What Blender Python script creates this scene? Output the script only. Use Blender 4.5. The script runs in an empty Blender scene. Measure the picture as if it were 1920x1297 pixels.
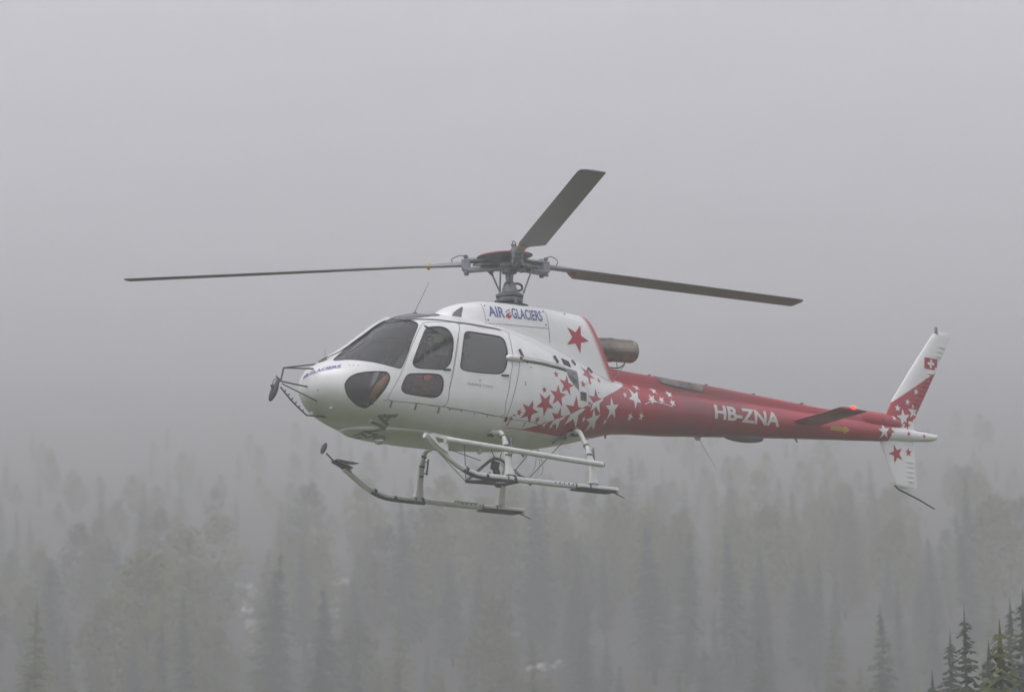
import bpy, bmesh, math, random
import numpy as np
from mathutils import Vector, Matrix, noise, geometry
from mathutils.bvhtree import BVHTree
PI = math.pi
R = math.radians
random.seed(7)
scene = bpy.context.scene
col = scene.collection

CAM_ROLL = -.80
SKY_STRENGTH = .15
SUN_STRENGTH = 1.5
EXPOSURE = 1.2
FOG = .0026
# ------------------------------------------------------------------ camera
cam_d = bpy.data.cameras.new('camera'); cam = bpy.data.objects.new('camera', cam_d); col.objects.link(cam)
cam_d.sensor_width = 36.0; cam_d.lens = 152.51; cam_d.clip_start = .5; cam_d.clip_end = 9000
CAM_Z = 1.7
cam.matrix_world = Matrix.Translation((0, 0, CAM_Z)) @ Matrix.Rotation(R(90 + 11.02), 4, 'X') @ Matrix.Rotation(R(CAM_ROLL), 4, 'Z')
cam_d.dof.use_dof = True; cam_d.dof.focus_distance = 60; cam_d.dof.aperture_fstop = 2.0
scene.camera = cam

# ------------------------------------------------------------------ sky, sun, exposure (overcast, foggy day)
SUN_EL, SUN_AZ = R(54), R(-138)          # sun azimuth measured from +Y towards +X
world = bpy.data.worlds.new('World'); scene.world = world; world.use_nodes = True
wn, wl = world.node_tree.nodes, world.node_tree.links
bg = wn['Background']
sky = wn.new('ShaderNodeTexSky'); sky.sky_type = 'NISHITA'; sky.sun_disc = False
sky.sun_elevation = SUN_EL; sky.sun_rotation = SUN_AZ; sky.dust_density = 1.5; sky.air_density = 1.0; sky.ozone_density = 1.0
hs = wn.new('ShaderNodeHueSaturation'); hs.inputs['Saturation'].default_value = .26    # closed cloud cover takes the blue out
wl.new(sky.outputs[0], hs.inputs['Color']); wl.new(hs.outputs[0], bg.inputs['Color'])
bg.inputs['Strength'].default_value = SKY_STRENGTH
sun_d = bpy.data.lights.new('sun', 'SUN'); sun_d.energy = SUN_STRENGTH; sun_d.angle = R(40); sun_d.color = (1, .97, .93)
sun = bpy.data.objects.new('sun', sun_d); col.objects.link(sun)
sd = Vector((math.sin(SUN_AZ)*math.cos(SUN_EL), math.cos(SUN_AZ)*math.cos(SUN_EL), math.sin(SUN_EL)))
sun.rotation_euler = sd.to_track_quat('Z', 'Y').to_euler(); sun.location = (0, 0, 300)
vs = scene.view_settings
vs.view_transform = 'Standard'; vs.look = 'None'; vs.gamma = 1; vs.use_curve_mapping = False; vs.exposure = EXPOSURE
scene.cycles.volume_bounces = 3
scene.cycles.max_bounces = 7
scene.cycles.transparent_max_bounces = 24
scene.cycles.caustics_reflective = False; scene.cycles.caustics_refractive = False

# ------------------------------------------------------------------ tagging
def tag(o, label, cat, group=None):
    o['label'] = label; o['category'] = cat
    if group: o['group'] = group
    return o
def empty(name, loc=(0, 0, 0), rz=0):
    o = bpy.data.objects.new(name, None); col.objects.link(o); o.location = loc; o.rotation_euler = (0, 0, rz)
    o.empty_display_size = .3
    return o

# ------------------------------------------------------------------ materials
MATS = {}
def pmat(name, color, rough=.5, metal=0., coat=0., var=.0, scale=6., bump=0., spec=.5):
    """Principled paint/metal/cloth with a noise-driven variation in tone and roughness."""
    m = bpy.data.materials.new(name); m.use_nodes = True; MATS[name] = m
    n, l = m.node_tree.nodes, m.node_tree.links
    b = n['Principled BSDF']
    b.inputs['Base Color'].default_value = (*color, 1); b.inputs['Roughness'].default_value = rough
    b.inputs['Metallic'].default_value = metal; b.inputs['Coat Weight'].default_value = coat; b.inputs['Coat Roughness'].default_value = .12
    b.inputs['Specular IOR Level'].default_value = spec
    if var > 0:
        tc = n.new('ShaderNodeTexCoord'); no = n.new('ShaderNodeTexNoise'); no.inputs['Scale'].default_value = scale; no.inputs['Detail'].default_value = 6
        l.new(tc.outputs['Object'], no.inputs['Vector'])
        mx = n.new('ShaderNodeMix'); mx.data_type = 'RGBA'
        mx.inputs[6].default_value = (*[c*(1-var) for c in color], 1); mx.inputs[7].default_value = (*[min(1, c*(1+var*.6)) for c in color], 1)
        rp = n.new('ShaderNodeMapRange'); rp.inputs[1].default_value = .3; rp.inputs[2].default_value = .7
        l.new(no.outputs['Fac'], rp.inputs[0]); l.new(rp.outputs[0], mx.inputs[0]); l.new(mx.outputs[2], b.inputs['Base Color'])
        rr = n.new('ShaderNodeMapRange'); rr.inputs[1].default_value = .2; rr.inputs[2].default_value = .8
        rr.inputs[3].default_value = rough*.85; rr.inputs[4].default_value = min(1, rough*1.2)
        l.new(no.outputs['Fac'], rr.inputs[0]); l.new(rr.outputs[0], b.inputs['Roughness'])
        if bump > 0:
            bp = n.new('ShaderNodeBump'); bp.inputs['Strength'].default_value = bump; bp.inputs['Distance'].default_value = .02
            l.new(no.outputs['Fac'], bp.inputs['Height']); l.new(bp.outputs[0], b.inputs['Normal'])
    return m
WHITE = (.79, .79, .80); RED = (.41, .024, .044)
pmat('white_paint', WHITE, .30, 0, .35, .06, 3)
pmat('red_paint', RED, .30, 0, .35, .10, 2)
pmat('gear_paint', (.68, .68, .67), .42, 0, .1, .12, 9)
pmat('blue_vinyl', (.075, .095, .31), .4)
pmat('grey_vinyl', (.16, .16, .17), .5)
pmat('white_vinyl', (.76, .76, .76), .4)
pmat('reg_vinyl', (.58, .57, .56), .45)
pmat('red_vinyl', (.40, .022, .040), .4)
pmat('yellow_vinyl', (.60, .34, .02), .4)
pmat('rubber', (.018, .018, .024), .55)
pmat('dark_metal', (.07, .07, .075), .5, .6, 0, .2, 12)
pmat('black_tread', (.045, .045, .045), .75, 0, 0, .3, 30)
pmat('hub_metal', (.20, .21, .22), .42, .55, 0, .25, 14)
pmat('sleeve_metal', (.24, .25, .28), .4, .5, 0, .2, 10)
pmat('belly_grey', (.24, .24, .25), .5)
pmat('blade_grey', (.25, .25, .255), .5, 0, 0, .12, 2)
pmat('exhaust_metal', (.27, .235, .20), .36, .9, 0, .45, 4)
pmat('heat_panel', (.22, .20, .18), .28, .85, 0, .5, 3)
pmat('cabin_trim', (.15, .15, .155), .8, 0, 0, .15, 5)
pmat('seat_cloth', (.045, .047, .055), .9, 0, 0, .2, 30)
pmat('panel_grey', (.20, .20, .205), .5, 0, 0, .1, 10)
pmat('cap_paint', (.42, .05, .10), .4)
pmat('rubber_grey', (.10, .10, .10), .6)
pmat('lamp_glass', (.75, .78, .80), .08, .7)
pmat('nav_red', (.9, .02, .02), .3)
n_ = MATS['nav_red'].node_tree.nodes['Principled BSDF']; n_.inputs['Emission Color'].default_value = (1, .04, .03, 1); n_.inputs['Emission Strength'].default_value = 1.6   # a lit position lamp
def sooty():
    m = pmat('boom_paint', RED, .32, 0, .3); n, l = m.node_tree.nodes, m.node_tree.links; b = n['Principled BSDF']
    tc = n.new('ShaderNodeTexCoord'); sp = n.new('ShaderNodeSeparateXYZ'); l.new(tc.outputs['Object'], sp.inputs[0])
    no = n.new('ShaderNodeTexNoise'); no.inputs['Scale'].default_value = 3.5; no.inputs['Detail'].default_value = 8; l.new(tc.outputs['Object'], no.inputs[0])
    r = n.new('ShaderNodeValToRGB'); e = r.color_ramp.elements; e[0].position = .02; e[0].color = (0, 0, 0, 1); e[1].position = .30; e[1].color = (1, 1, 1, 1)
    for p, q in ((.52, 1), (.70, .35), (1., .12)): x = e.new(p); x.color = (q, q, q, 1)
    mr = n.new('ShaderNodeMapRange'); mr.inputs[1].default_value = 1.9; mr.inputs[2].default_value = 5.2; l.new(sp.outputs[0], mr.inputs[0]); l.new(mr.outputs[0], r.inputs[0])
    nr = n.new('ShaderNodeMapRange'); nr.inputs[1].default_value = .25; nr.inputs[2].default_value = .75; nr.inputs[3].default_value = .22; nr.inputs[4].default_value = .68; l.new(no.outputs[0], nr.inputs[0])
    k = n.new('ShaderNodeMath'); k.operation = 'MULTIPLY'; l.new(r.outputs[0], k.inputs[0]); l.new(nr.outputs[0], k.inputs[1])
    mx = n.new('ShaderNodeMix'); mx.data_type = 'RGBA'; mx.inputs[6].default_value = (*RED, 1); mx.inputs[7].default_value = (.10, .075, .07, 1); l.new(k.outputs[0], mx.inputs[0]); l.new(mx.outputs[2], b.inputs['Base Color'])
sooty()                                                       # exhaust soot settles on the boom behind the jet pipe
# thin tinted acrylic: tinted see-through plus a Fresnel gloss
def acrylic(name, tint, film):
    m = bpy.data.materials.new(name); m.use_nodes = True; MATS[name] = m
    n, l = m.node_tree.nodes, m.node_tree.links; n.clear()
    o = n.new('ShaderNodeOutputMaterial'); t = n.new('ShaderNodeBsdfTransparent'); t.inputs[0].default_value = (*tint, 1)
    g = n.new('ShaderNodeBsdfGlossy'); g.inputs['Roughness'].default_value = .04; g.inputs[0].default_value = (.9, .9, .92, 1)
    d = n.new('ShaderNodeBsdfDiffuse'); d.inputs[0].default_value = (.42, .42, .43, 1)          # film of dust and moisture, thickened to stand in for reflections
    fr = n.new('ShaderNodeFresnel'); fr.inputs[0].default_value = 1.62
    m1 = n.new('ShaderNodeMixShader'); m1.inputs[0].default_value = film
    m2 = n.new('ShaderNodeMixShader')
    l.new(t.outputs[0], m1.inputs[1]); l.new(d.outputs[0], m1.inputs[2]); l.new(fr.outputs[0], m2.inputs[0])
    l.new(m1.outputs[0], m2.inputs[1]); l.new(g.outputs[0], m2.inputs[2]); l.new(m2.outputs[0], o.inputs[0])
    return m
acrylic('acrylic', (.70, .71, .73), .07); acrylic('acrylic_dark', (.28, .29, .30), .17)

# ------------------------------------------------------------------ mesh helpers
class MB:
    """collects vertices and faces for one mesh"""
    def __init__(s): s.v = []; s.f = []; s.m = []
    def add(s, v, f, mi=0):
        k = len(s.v); s.v += [tuple(p) for p in v]; s.f += [tuple(i+k for i in q) for q in f]; s.m += [mi]*len(f)
    def box(s, c, d, rot=None, mi=0):
        v = [Vector((sx*d[0]/2, sy*d[1]/2, sz*d[2]/2)) for sx in (-1, 1) for sy in (-1, 1) for sz in (-1, 1)]
        if rot is not None: v = [rot @ p for p in v]
        v = [p + Vector(c) for p in v]
        s.add(v, [(0, 1, 3, 2), (4, 6, 7, 5), (0, 4, 5, 1), (2, 3, 7, 6), (0, 2, 6, 4), (1, 5, 7, 3)], mi)
    def tube(s, pts, r, n=10, mi=0, cap=True, flat=None):
        """tube through pts; r one radius or one per point; flat = (axis, factor) squashes the ring"""
        pts = [Vector(p) for p in pts]; k = len(pts); rs = [r]*k if not hasattr(r, '__len__') else r
        t = [(pts[min(i+1, k-1)]-pts[max(i-1, 0)]).normalized() for i in range(k)]
        a = t[0].orthogonal().normalized()
        if flat is not None:
            a = (Vector(flat[0]) - t[0]*Vector(flat[0]).dot(t[0])).normalized()
        v = []
        for i in range(k):
            a = (a - t[i]*a.dot(t[i])).normalized(); b = t[i].cross(a)
            for j in range(n):
                an = 2*PI*j/n; v.append(pts[i] + a*math.cos(an)*rs[i]*(flat[1] if flat else 1) + b*math.sin(an)*rs[i])
        f = [(i*n+j, i*n+(j+1) % n, (i+1)*n+(j+1) % n, (i+1)*n+j) for i in range(k-1) for j in range(n)]
        if cap: f += [tuple(range(n-1, -1, -1)), tuple((k-1)*n+j for j in range(n))]
        s.add(v, f, mi)
    def lathe(s, prof, c=(0, 0, 0), axis=(0, 0, 1), n=24, mi=0):
        """profile of (radius, height) turned about an axis through c"""
        ax = Vector(axis).normalized(); a = ax.orthogonal().normalized(); b = ax.cross(a); c = Vector(c)
        v = [c + ax*h + (a*math.cos(2*PI*j/n)+b*math.sin(2*PI*j/n))*max(r, 1e-4) for r, h in prof for j in range(n)]
        k = len(prof)
        s.add(v, [(i*n+j, i*n+(j+1) % n, (i+1)*n+(j+1) % n, (i+1)*n+j) for i in range(k-1) for j in range(n)], mi)
    def prism(s, loop, y0, y1, mi=0):
        """loop of (x, z) pushed through from y0 to y1"""
        k = len(loop)
        v = [(x, y0, z) for x, z in loop] + [(x, y1, z) for x, z in loop]
        f = [tuple(range(k)), tuple(range(2*k-1, k-1, -1))] + [(i, (i+1) % k+0, (i+1) % k+k, i+k) for i in range(k)]
        s.add(v, f, mi)
    def ellipsoid(s, c, d, n=14, m=9, mi=0, rot=None):
        v = []; c = Vector(c)
        for i in range(m+1):
            th = PI*i/m
            for j in range(n):
                p = Vector((math.sin(th)*math.cos(2*PI*j/n)*d[0], math.sin(th)*math.sin(2*PI*j/n)*d[1], math.cos(th)*d[2]))
                v.append((rot @ p if rot is not None else p) + c)
        s.add(v, [(i*n+j, (i+1)*n+j, (i+1)*n+(j+1) % n, i*n+(j+1) % n) for i in range(m) for j in range(n)], mi)
    def build(s, name, mats, parent=None, smooth=True, bevel=0, angle=40, fix=True):
        me = bpy.data.meshes.new(name); me.from_pydata(s.v, [], s.f)
        if fix:
            bm = bmesh.new(); bm.from_mesh(me); bmesh.ops.recalc_face_normals(bm, faces=bm.faces); bm.to_mesh(me); bm.free()
        return finish(name, me, mats, parent, s.m, smooth, bevel, angle)
def finish(name, me, mats, parent, midx=None, smooth=True, bevel=0, angle=40):
    for m in ([mats] if isinstance(mats, str) else mats): me.materials.append(MATS[m])
    if midx is not None and any(midx): me.polygons.foreach_set('material_index', midx)
    o = bpy.data.objects.new(name, me); col.objects.link(o); o.parent = parent
    if smooth:
        me.shade_smooth()
        try: me.set_sharp_from_angle(angle=R(angle))
        except Exception: pass
    if bevel:
        b = o.modifiers.new('bevel', 'BEVEL'); b.width = bevel; b.segments = 2; b.limit_method = 'ANGLE'; b.angle_limit = R(35)
    return o
def smooth_path(pts, n=6):
    """Catmull-Rom through the points"""
    P = [Vector(p) for p in pts]; P = [P[0]*2-P[1]] + P + [P[-1]*2-P[-2]]; o = []
    for i in range(1, len(P)-2):
        for k in range(n):
            t = k/n; a, b, c, d = P[i-1], P[i], P[i+1], P[i+2]
            o.append(.5*((2*b)+(c-a)*t+(2*a-5*b+4*c-d)*t*t+(3*b-a-3*c+d)*t**3))
    o.append(P[-2]); return o

# ------------------------------------------------------------------ fuselage surface
# ---- fuselage loft: station table x, z_bottom, z_top, half_width, z_of_max_width, exponent_up, exponent_low
FUS = [
 (-3.385,1.245,1.255,.005,1.25,2.0,2.0),
 (-3.37,1.13,1.38,.14,1.25,2.0,2.0),
 (-3.31,1.03,1.475,.285,1.24,2.05,2.0),
 (-3.20,.94,1.555,.42,1.22,2.1,2.05),
 (-3.05,.855,1.63,.55,1.20,2.1,2.15),
 (-2.80,.77,1.775,.69,1.19,2.15,2.25),
 (-2.50,.70,1.99,.79,1.19,2.2,2.35),
 (-2.20,.66,2.20,.855,1.20,2.3,2.45),
 (-1.90,.635,2.335,.895,1.22,2.35,2.5),
 (-1.55,.615,2.40,.915,1.24,2.35,2.55),
 (-1.10,.61,2.405,.925,1.26,2.35,2.55),
 (-.60,.625,2.365,.925,1.28,2.35,2.5),
 (-.20,.65,2.305,.91,1.30,2.3,2.4),
 (.20,.69,2.215,.865,1.32,2.25,2.3),
 (.60,.765,2.10,.78,1.34,2.2,2.2),
 (1.00,.855,1.975,.665,1.36,2.15,2.1),
 (1.40,.965,1.87,.535,1.39,2.1,2.05),
 (1.75,1.05,1.80,.425,1.41,2.0,2.0),
 (2.00,1.075,1.77,.36,1.42,2.0,2.0),
]
def pchip(xs,ys,q):
    xs=np.asarray(xs,float); ys=np.asarray(ys,float)
    h=np.diff(xs); d=np.diff(ys)/h; m=np.zeros_like(ys)
    for i in range(1,len(xs)-1):
        if d[i-1]*d[i]>0:
            w1=2*h[i]+h[i-1]; w2=h[i]+2*h[i-1]; m[i]=(w1+w2)/(w1/d[i-1]+w2/d[i])
    m[0]=d[0]; m[-1]=d[-1]
    q=np.clip(q,xs[0],xs[-1]); i=np.clip(np.searchsorted(xs,q)-1,0,len(xs)-2)
    t=(q-xs[i])/h[i]; t2=t*t; t3=t2*t
    return (2*t3-3*t2+1)*ys[i]+(t3-2*t2+t)*h[i]*m[i]+(-2*t3+3*t2)*ys[i+1]+(t3-t2)*h[i]*m[i+1]
_T=np.array(FUS); X0,X1=_T[0,0],_T[-1,0]
# u runs over the sqrt of distance from the nose tip, so the nose closes round
_U=np.sqrt(_T[:,0]-X0)
UMAX=_U[-1]
def fus(u,p):
    """u station parameter, p angle from top (rad, positive = port); returns points"""
    u=np.asarray(u,float); p=np.asarray(p,float)
    x=X0+u*u
    zb,zt,w,zw,nu,nl=[pchip(_U,_T[:,k],u) for k in range(1,7)]
    c=np.cos(p); s=np.abs(np.sin(p)); up=c>=0
    a=np.where(up,zt-zw,zw-zb)+1e-6; n=np.where(up,nu,nl); w=w+1e-6
    r=((np.abs(c)/a)**n+(s/w)**n)**(-1/n)
    return np.stack([x,-r*np.sin(p),zw+r*c],-1)
def fusn(u,p):
    e=1e-3
    du=fus(np.minimum(u+e,UMAX),p)-fus(np.maximum(u-e,1e-3),p); dp=fus(u,p+e)-fus(u,p-e)
    n=np.cross(dp,du); n/=np.linalg.norm(n,axis=-1,keepdims=True)+1e-12
    return n

# ================================================================== the setting: valley floor and mountainside in fog
PROF = [(-1400, 60), (-700, 12), (-200, 0), (0, 0), (110, 0), (140, 5), (170, 12.5), (200, 21), (230, 31), (270, 40), (350, 58), (450, 82), (600, 121), (750, 170), (900, 232), (1050, 305), (1200, 375), (1400, 392), (2400, 396)]
HUMPS = [(14, 105, 4.5, 9, 34), (22, 150, 11.5, 12, 40), (-20, 155, 12.5, 15, 36), (48, 150, 13, 22, 50), (-50, 145, 13, 24, 50)]   # wooded knolls reach nearer on both sides
_PX, _PZ = [p[0] for p in PROF], [p[1] for p in PROF]
def terrain(x, y):
    k = max(0, min(1, (y-110)/150))
    z = float(pchip(_PX, _PZ, np.array(float(y))))
    for hx, hy, hh, rx, ry in HUMPS:
        h = hh*math.exp(-(((x-hx)/rx)**2+((y-hy)/ry)**2)*.8)
        z = .5*(z+h+math.sqrt((z-h)**2+6)) if h > .3 else z
    q = max(.05, 1-max(0, y-240)/130); z += k*q*(5*noise.noise((x*.010, y*.008, 1.3)) + 2.5*noise.noise((x*.03, y*.025, 7.1)) + .8*noise.noise((x*.11, y*.09, 3.0)))
    return z
def ground():
    xs = sorted(set([float(v) for v in np.concatenate([np.linspace(-1400, -160, 32), np.linspace(-160, 160, 65), np.linspace(160, 1400, 32)])]))
    ys = sorted(set([float(v) for v in np.concatenate([np.linspace(-1400, -60, 28), np.linspace(-60, 90, 10), np.linspace(90, 1100, 203), np.linspace(1100, 1900, 40)])]))
    v = [(x, y, terrain(x, y)) for y in ys for x in xs]; n = len(xs)
    f = [(j*n+i, j*n+i+1, (j+1)*n+i+1, (j+1)*n+i) for j in range(len(ys)-1) for i in range(n-1)]
    m = bpy.data.materials.new('meadow_and_slope'); m.use_nodes = True; MATS['meadow_and_slope'] = m
    nn, l = m.node_tree.nodes, m.node_tree.links; b = nn['Principled BSDF']; b.inputs['Roughness'].default_value = .95
    tc = nn.new('ShaderNodeTexCoord')
    n1 = nn.new('ShaderNodeTexNoise'); n1.inputs['Scale'].default_value = .06; n1.inputs['Detail'].default_value = 8
    n2 = nn.new('ShaderNodeTexNoise'); n2.inputs['Scale'].default_value = 1.3; n2.inputs['Detail'].default_value = 6
    l.new(tc.outputs['Object'], n1.inputs[0]); l.new(tc.outputs['Object'], n2.inputs[0])
    r = nn.new('ShaderNodeValToRGB'); e = r.color_ramp.elements
    e[0].position = .3; e[0].color = (.026, .038, .009, 1); e[1].position = .62; e[1].color = (.066, .080, .018, 1)
    a = nn.new('ShaderNodeMath'); a.operation = 'MULTIPLY_ADD'; a.inputs[1].default_value = .35
    l.new(n2.outputs[0], a.inputs[0]); 
    s2 = nn.new('ShaderNodeMath'); s2.operation = 'MULTIPLY'; s2.inputs[1].default_value = .65; l.new(n1.outputs[0], s2.inputs[0]); l.new(s2.outputs[0], a.inputs[2])
    l.new(a.outputs[0], r.inputs[0])
    fz = nn.new('ShaderNodeSeparateXYZ'); l.new(tc.outputs['Object'], fz.inputs[0])
    fm = nn.new('ShaderNodeMapRange'); fm.inputs[1].default_value = 3; fm.inputs[2].default_value = 12; l.new(fz.outputs[2], fm.inputs[0])
    fx = nn.new('ShaderNodeMix'); fx.data_type = 'RGBA'; fx.inputs[7].default_value = (.022, .024, .017, 1); l.new(fm.outputs[0], fx.inputs[0]); l.new(r.outputs[0], fx.inputs[6])   # dark forest floor once the slope begins
    # upper slope coloured paler so it reads as bright fog, patchy like scree
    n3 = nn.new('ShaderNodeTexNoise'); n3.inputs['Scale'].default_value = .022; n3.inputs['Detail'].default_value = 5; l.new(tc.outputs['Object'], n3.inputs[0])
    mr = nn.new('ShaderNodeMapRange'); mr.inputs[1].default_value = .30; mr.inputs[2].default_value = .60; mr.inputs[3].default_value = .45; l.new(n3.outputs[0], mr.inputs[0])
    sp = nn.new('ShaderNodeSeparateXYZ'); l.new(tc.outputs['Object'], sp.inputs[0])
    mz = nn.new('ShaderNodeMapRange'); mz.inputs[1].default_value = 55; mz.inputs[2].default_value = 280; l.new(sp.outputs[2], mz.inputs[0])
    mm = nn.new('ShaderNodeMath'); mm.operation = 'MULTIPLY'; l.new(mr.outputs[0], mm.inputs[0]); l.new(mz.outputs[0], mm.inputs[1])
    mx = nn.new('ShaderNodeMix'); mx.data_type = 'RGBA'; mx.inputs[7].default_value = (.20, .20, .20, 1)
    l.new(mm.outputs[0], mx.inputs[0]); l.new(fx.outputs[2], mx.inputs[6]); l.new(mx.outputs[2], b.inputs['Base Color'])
    bp = nn.new('ShaderNodeBump'); bp.inputs['Strength'].default_value = .6; bp.inputs['Distance'].default_value = .4; l.new(n2.outputs[0], bp.inputs['Height']); l.new(bp.outputs[0], b.inputs['Normal'])
    me = bpy.data.meshes.new('ground'); me.from_pydata(v, [], f)
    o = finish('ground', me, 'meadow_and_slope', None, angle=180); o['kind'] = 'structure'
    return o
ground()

OUTLINES = {
 'windscreen': [(0.542, 0.554), (0.647, 0.821), (0.755, 1.015), (0.864, 1.147), (0.964, 1.243), (0.989, 1.258), (1.006, 1.231), (1.058, 1.026), (1.114, 0.815), (1.177, 0.626), (1.193, 0.563), (1.189, 0.493), (1.152, 0.351), (1.138, 0.15), (1.16, -0.083), (1.122, -0.14), (0.912, -0.015), (0.74, 0.144)],
 'chin_window': [(0.535, 1.62), (0.543, 1.512), (0.584, 1.389), (0.651, 1.311), (0.745, 1.289), (0.851, 1.302), (0.895, 1.327), (0.91, 1.402), (0.902, 1.486), (0.878, 1.597), (0.837, 1.751), (0.794, 1.928), (0.772, 2.024), (0.748, 2.048), (0.684, 2.022), (0.601, 1.897), (0.554, 1.77)],
 'door_window': [(1.214, 0.698), (1.235, 0.659), (1.262, 0.648), (1.319, 0.654), (1.349, 0.691), (1.362, 0.779), (1.358, 0.884), (1.339, 1.045), (1.318, 1.184), (1.292, 1.26), (1.255, 1.3), (1.17, 1.288), (1.105, 1.264), (1.083, 1.214), (1.089, 1.135), (1.143, 0.922), (1.189, 0.772)],
 'door_lower_window': [(1.047, 1.368), (1.065, 1.358), (1.133, 1.359), (1.219, 1.371), (1.254, 1.397), (1.266, 1.478), (1.261, 1.601), (1.243, 1.683), (1.21, 1.721), (1.149, 1.714), (1.04, 1.682), (1.007, 1.653), (0.993, 1.594), (1.007, 1.492), (1.027, 1.403)],
 'rear_window': [(1.452, 0.737), (1.473, 0.713), (1.559, 0.721), (1.631, 0.727), (1.652, 0.769), (1.653, 0.876), (1.646, 1.027), (1.631, 1.172), (1.615, 1.266), (1.592, 1.314), (1.552, 1.325), (1.478, 1.323), (1.402, 1.304), (1.379, 1.273), (1.377, 1.218), (1.404, 0.979), (1.436, 0.789)],
 'front_door': [(1.213, 0.597), (1.244, 0.555), (1.282, 0.551), (1.362, 0.567), (1.439, 0.572), (1.38, 0.902), (1.342, 1.182), (1.305, 1.546), (1.279, 1.844), (1.112, 1.819), (0.916, 1.808), (0.915, 1.686), (0.954, 1.518), (0.997, 1.333), (1.036, 1.157), (1.089, 0.945), (1.165, 0.711)],
 'rear_door': [(1.445, 0.573), (1.567, 0.592), (1.701, 0.573), (1.692, 0.713), (1.68, 0.889), (1.67, 1.082), (1.651, 1.288), (1.635, 1.532), (1.619, 1.756), (1.61, 1.944), (1.448, 1.897), (1.285, 1.847), (1.311, 1.545), (1.348, 1.181), (1.386, 0.901)],
}
NEAR_TREES = [
 (1806, 74, 1, .35, 'darkest spruce of the corner stand, its tip highest at lower right'),
 (1918, 84, 0, .385, 'black spruce cut by the right edge of the picture'),
 (1742, 92, 2, .40, 'small dark spruce at the left of the corner stand'),
 (1682, 112, 3, .36, 'pale larch standing just left of the dark corner spruces'),
 (1850, 80, 2, .41, 'dark spruce just right of the tallest tip in the corner stand'),
 (1778, 88, 0, .355, 'slim dark spruce just left of the tallest tip in the corner stand'),
 (1893, 96, 1, .36, 'dark spruce between the green corner larch and the right edge'),
 (1838, 106, 4, .46, 'olive larch at the back of the corner stand'),
 (1872, 62, 4, .415, 'green larch at the very bottom of the lower right corner'),
]

# ================================================================== the helicopter (body frame: x aft of the mast, y to starboard, z above the skids)
HELI_YAW = R(36.31)
CAMB = Vector((-34.72753743, -47.29705474, -9.30054697))      # where the photographer stands, seen from the helicopter
heli = empty('helicopter')
heli.rotation_euler = (0, 0, HELI_YAW)
heli.location = Vector((0, 0, CAM_Z)) - Matrix.Rotation(HELI_YAW, 3, 'Z') @ CAMB
tag(heli, 'white and red helicopter with star livery hovering in front of the foggy mountainside', 'helicopter')

# ---- livery: white above and ahead of a curved edge, red below and behind it; read from the helicopter's own coordinates
UP = [(-.676,.814),(-.338,.827),(-.127,.888),(.017,.934),(.142,.989),(.328,1.054),(.441,1.098),(.694,1.225),(.879,1.304),(1.091,1.397),(1.256,1.479),(1.49,1.582),(1.703,1.687),(1.80,1.78),(1.9,2.2)]
LO = [(-.75,1.0),(-.69,.9),(-.676,.81),(-.33,.815),(-.155,.815),(.075,.816),(.323,.82),(.576,.847),(1.055,.91),(1.416,.96),(1.6,.6)]
def livery(name, inverse):
    m = bpy.data.materials.new(name); m.use_nodes = True; MATS[name] = m
    n, l = m.node_tree.nodes, m.node_tree.links; b = n['Principled BSDF']
    b.inputs['Roughness'].default_value = .28; b.inputs['Coat Weight'].default_value = .4; b.inputs['Coat Roughness'].default_value = .1
    tc = n.new('ShaderNodeTexCoord'); tc.object = heli
    sp = n.new('ShaderNodeSeparateXYZ'); l.new(tc.outputs['Object'], sp.inputs[0])
    mr = n.new('ShaderNodeMapRange'); mr.inputs[1].default_value = -1; mr.inputs[2].default_value = 2.2; l.new(sp.outputs[0], mr.inputs[0])
    def curve(pts, op):
        c = n.new('ShaderNodeFloatCurve'); cv = c.mapping.curves[0]; P = [((x+1)/3.2, z/2.4) for x, z in pts]
        cv.points[0].location = (0, P[0][1]); cv.points[1].location = (1, P[-1][1])
        for p in P: cv.points.new(*p)
        for p in cv.points: p.handle_type = 'VECTOR'
        c.mapping.update(); l.new(mr.outputs[0], c.inputs['Value'])
        s = n.new('ShaderNodeMath'); s.operation = 'MULTIPLY'; s.inputs[1].default_value = 2.4; l.new(c.outputs[0], s.inputs[0])
        g = n.new('ShaderNodeMath'); g.operation = op; l.new(sp.outputs[2], g.inputs[0]); l.new(s.outputs[0], g.inputs[1])
        return g
    a, c_ = curve(UP, 'LESS_THAN'), curve(LO, 'GREATER_THAN')
    k = n.new('ShaderNodeMath'); k.operation = 'MULTIPLY'; l.new(a.outputs[0], k.inputs[0]); l.new(c_.outputs[0], k.inputs[1])
    mp_ = n.new('ShaderNodeMapping'); mp_.inputs['Scale'].default_value = (2.2, 1.2, .6); l.new(tc.outputs['Object'], mp_.inputs[0])
    no = n.new('ShaderNodeTexNoise'); no.inputs['Scale'].default_value = 2.5; no.inputs['Detail'].default_value = 9; no.inputs['Roughness'].default_value = .65; l.new(mp_.outputs[0], no.inputs[0])
    def tone(c, v):
        x = n.new('ShaderNodeMix'); x.data_type = 'RGBA'; x.inputs[6].default_value = (*[q*(1-v) for q in c], 1); x.inputs[7].default_value = (*[min(1, q*(1+v*.5)) for q in c], 1)
        l.new(no.outputs[0], x.inputs[0]); return x
    w, r = tone(WHITE, .17), tone(RED, .2)
    mx = n.new('ShaderNodeMix'); mx.data_type = 'RGBA'; l.new(k.outputs[0], mx.inputs[0])
    l.new((r if inverse else w).outputs[2], mx.inputs[6]); l.new((w if inverse else r).outputs[2], mx.inputs[7])
    l.new(mx.outputs[2], b.inputs['Base Color'])
    return m
livery('livery', False); livery('livery_inverse', True)

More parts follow.
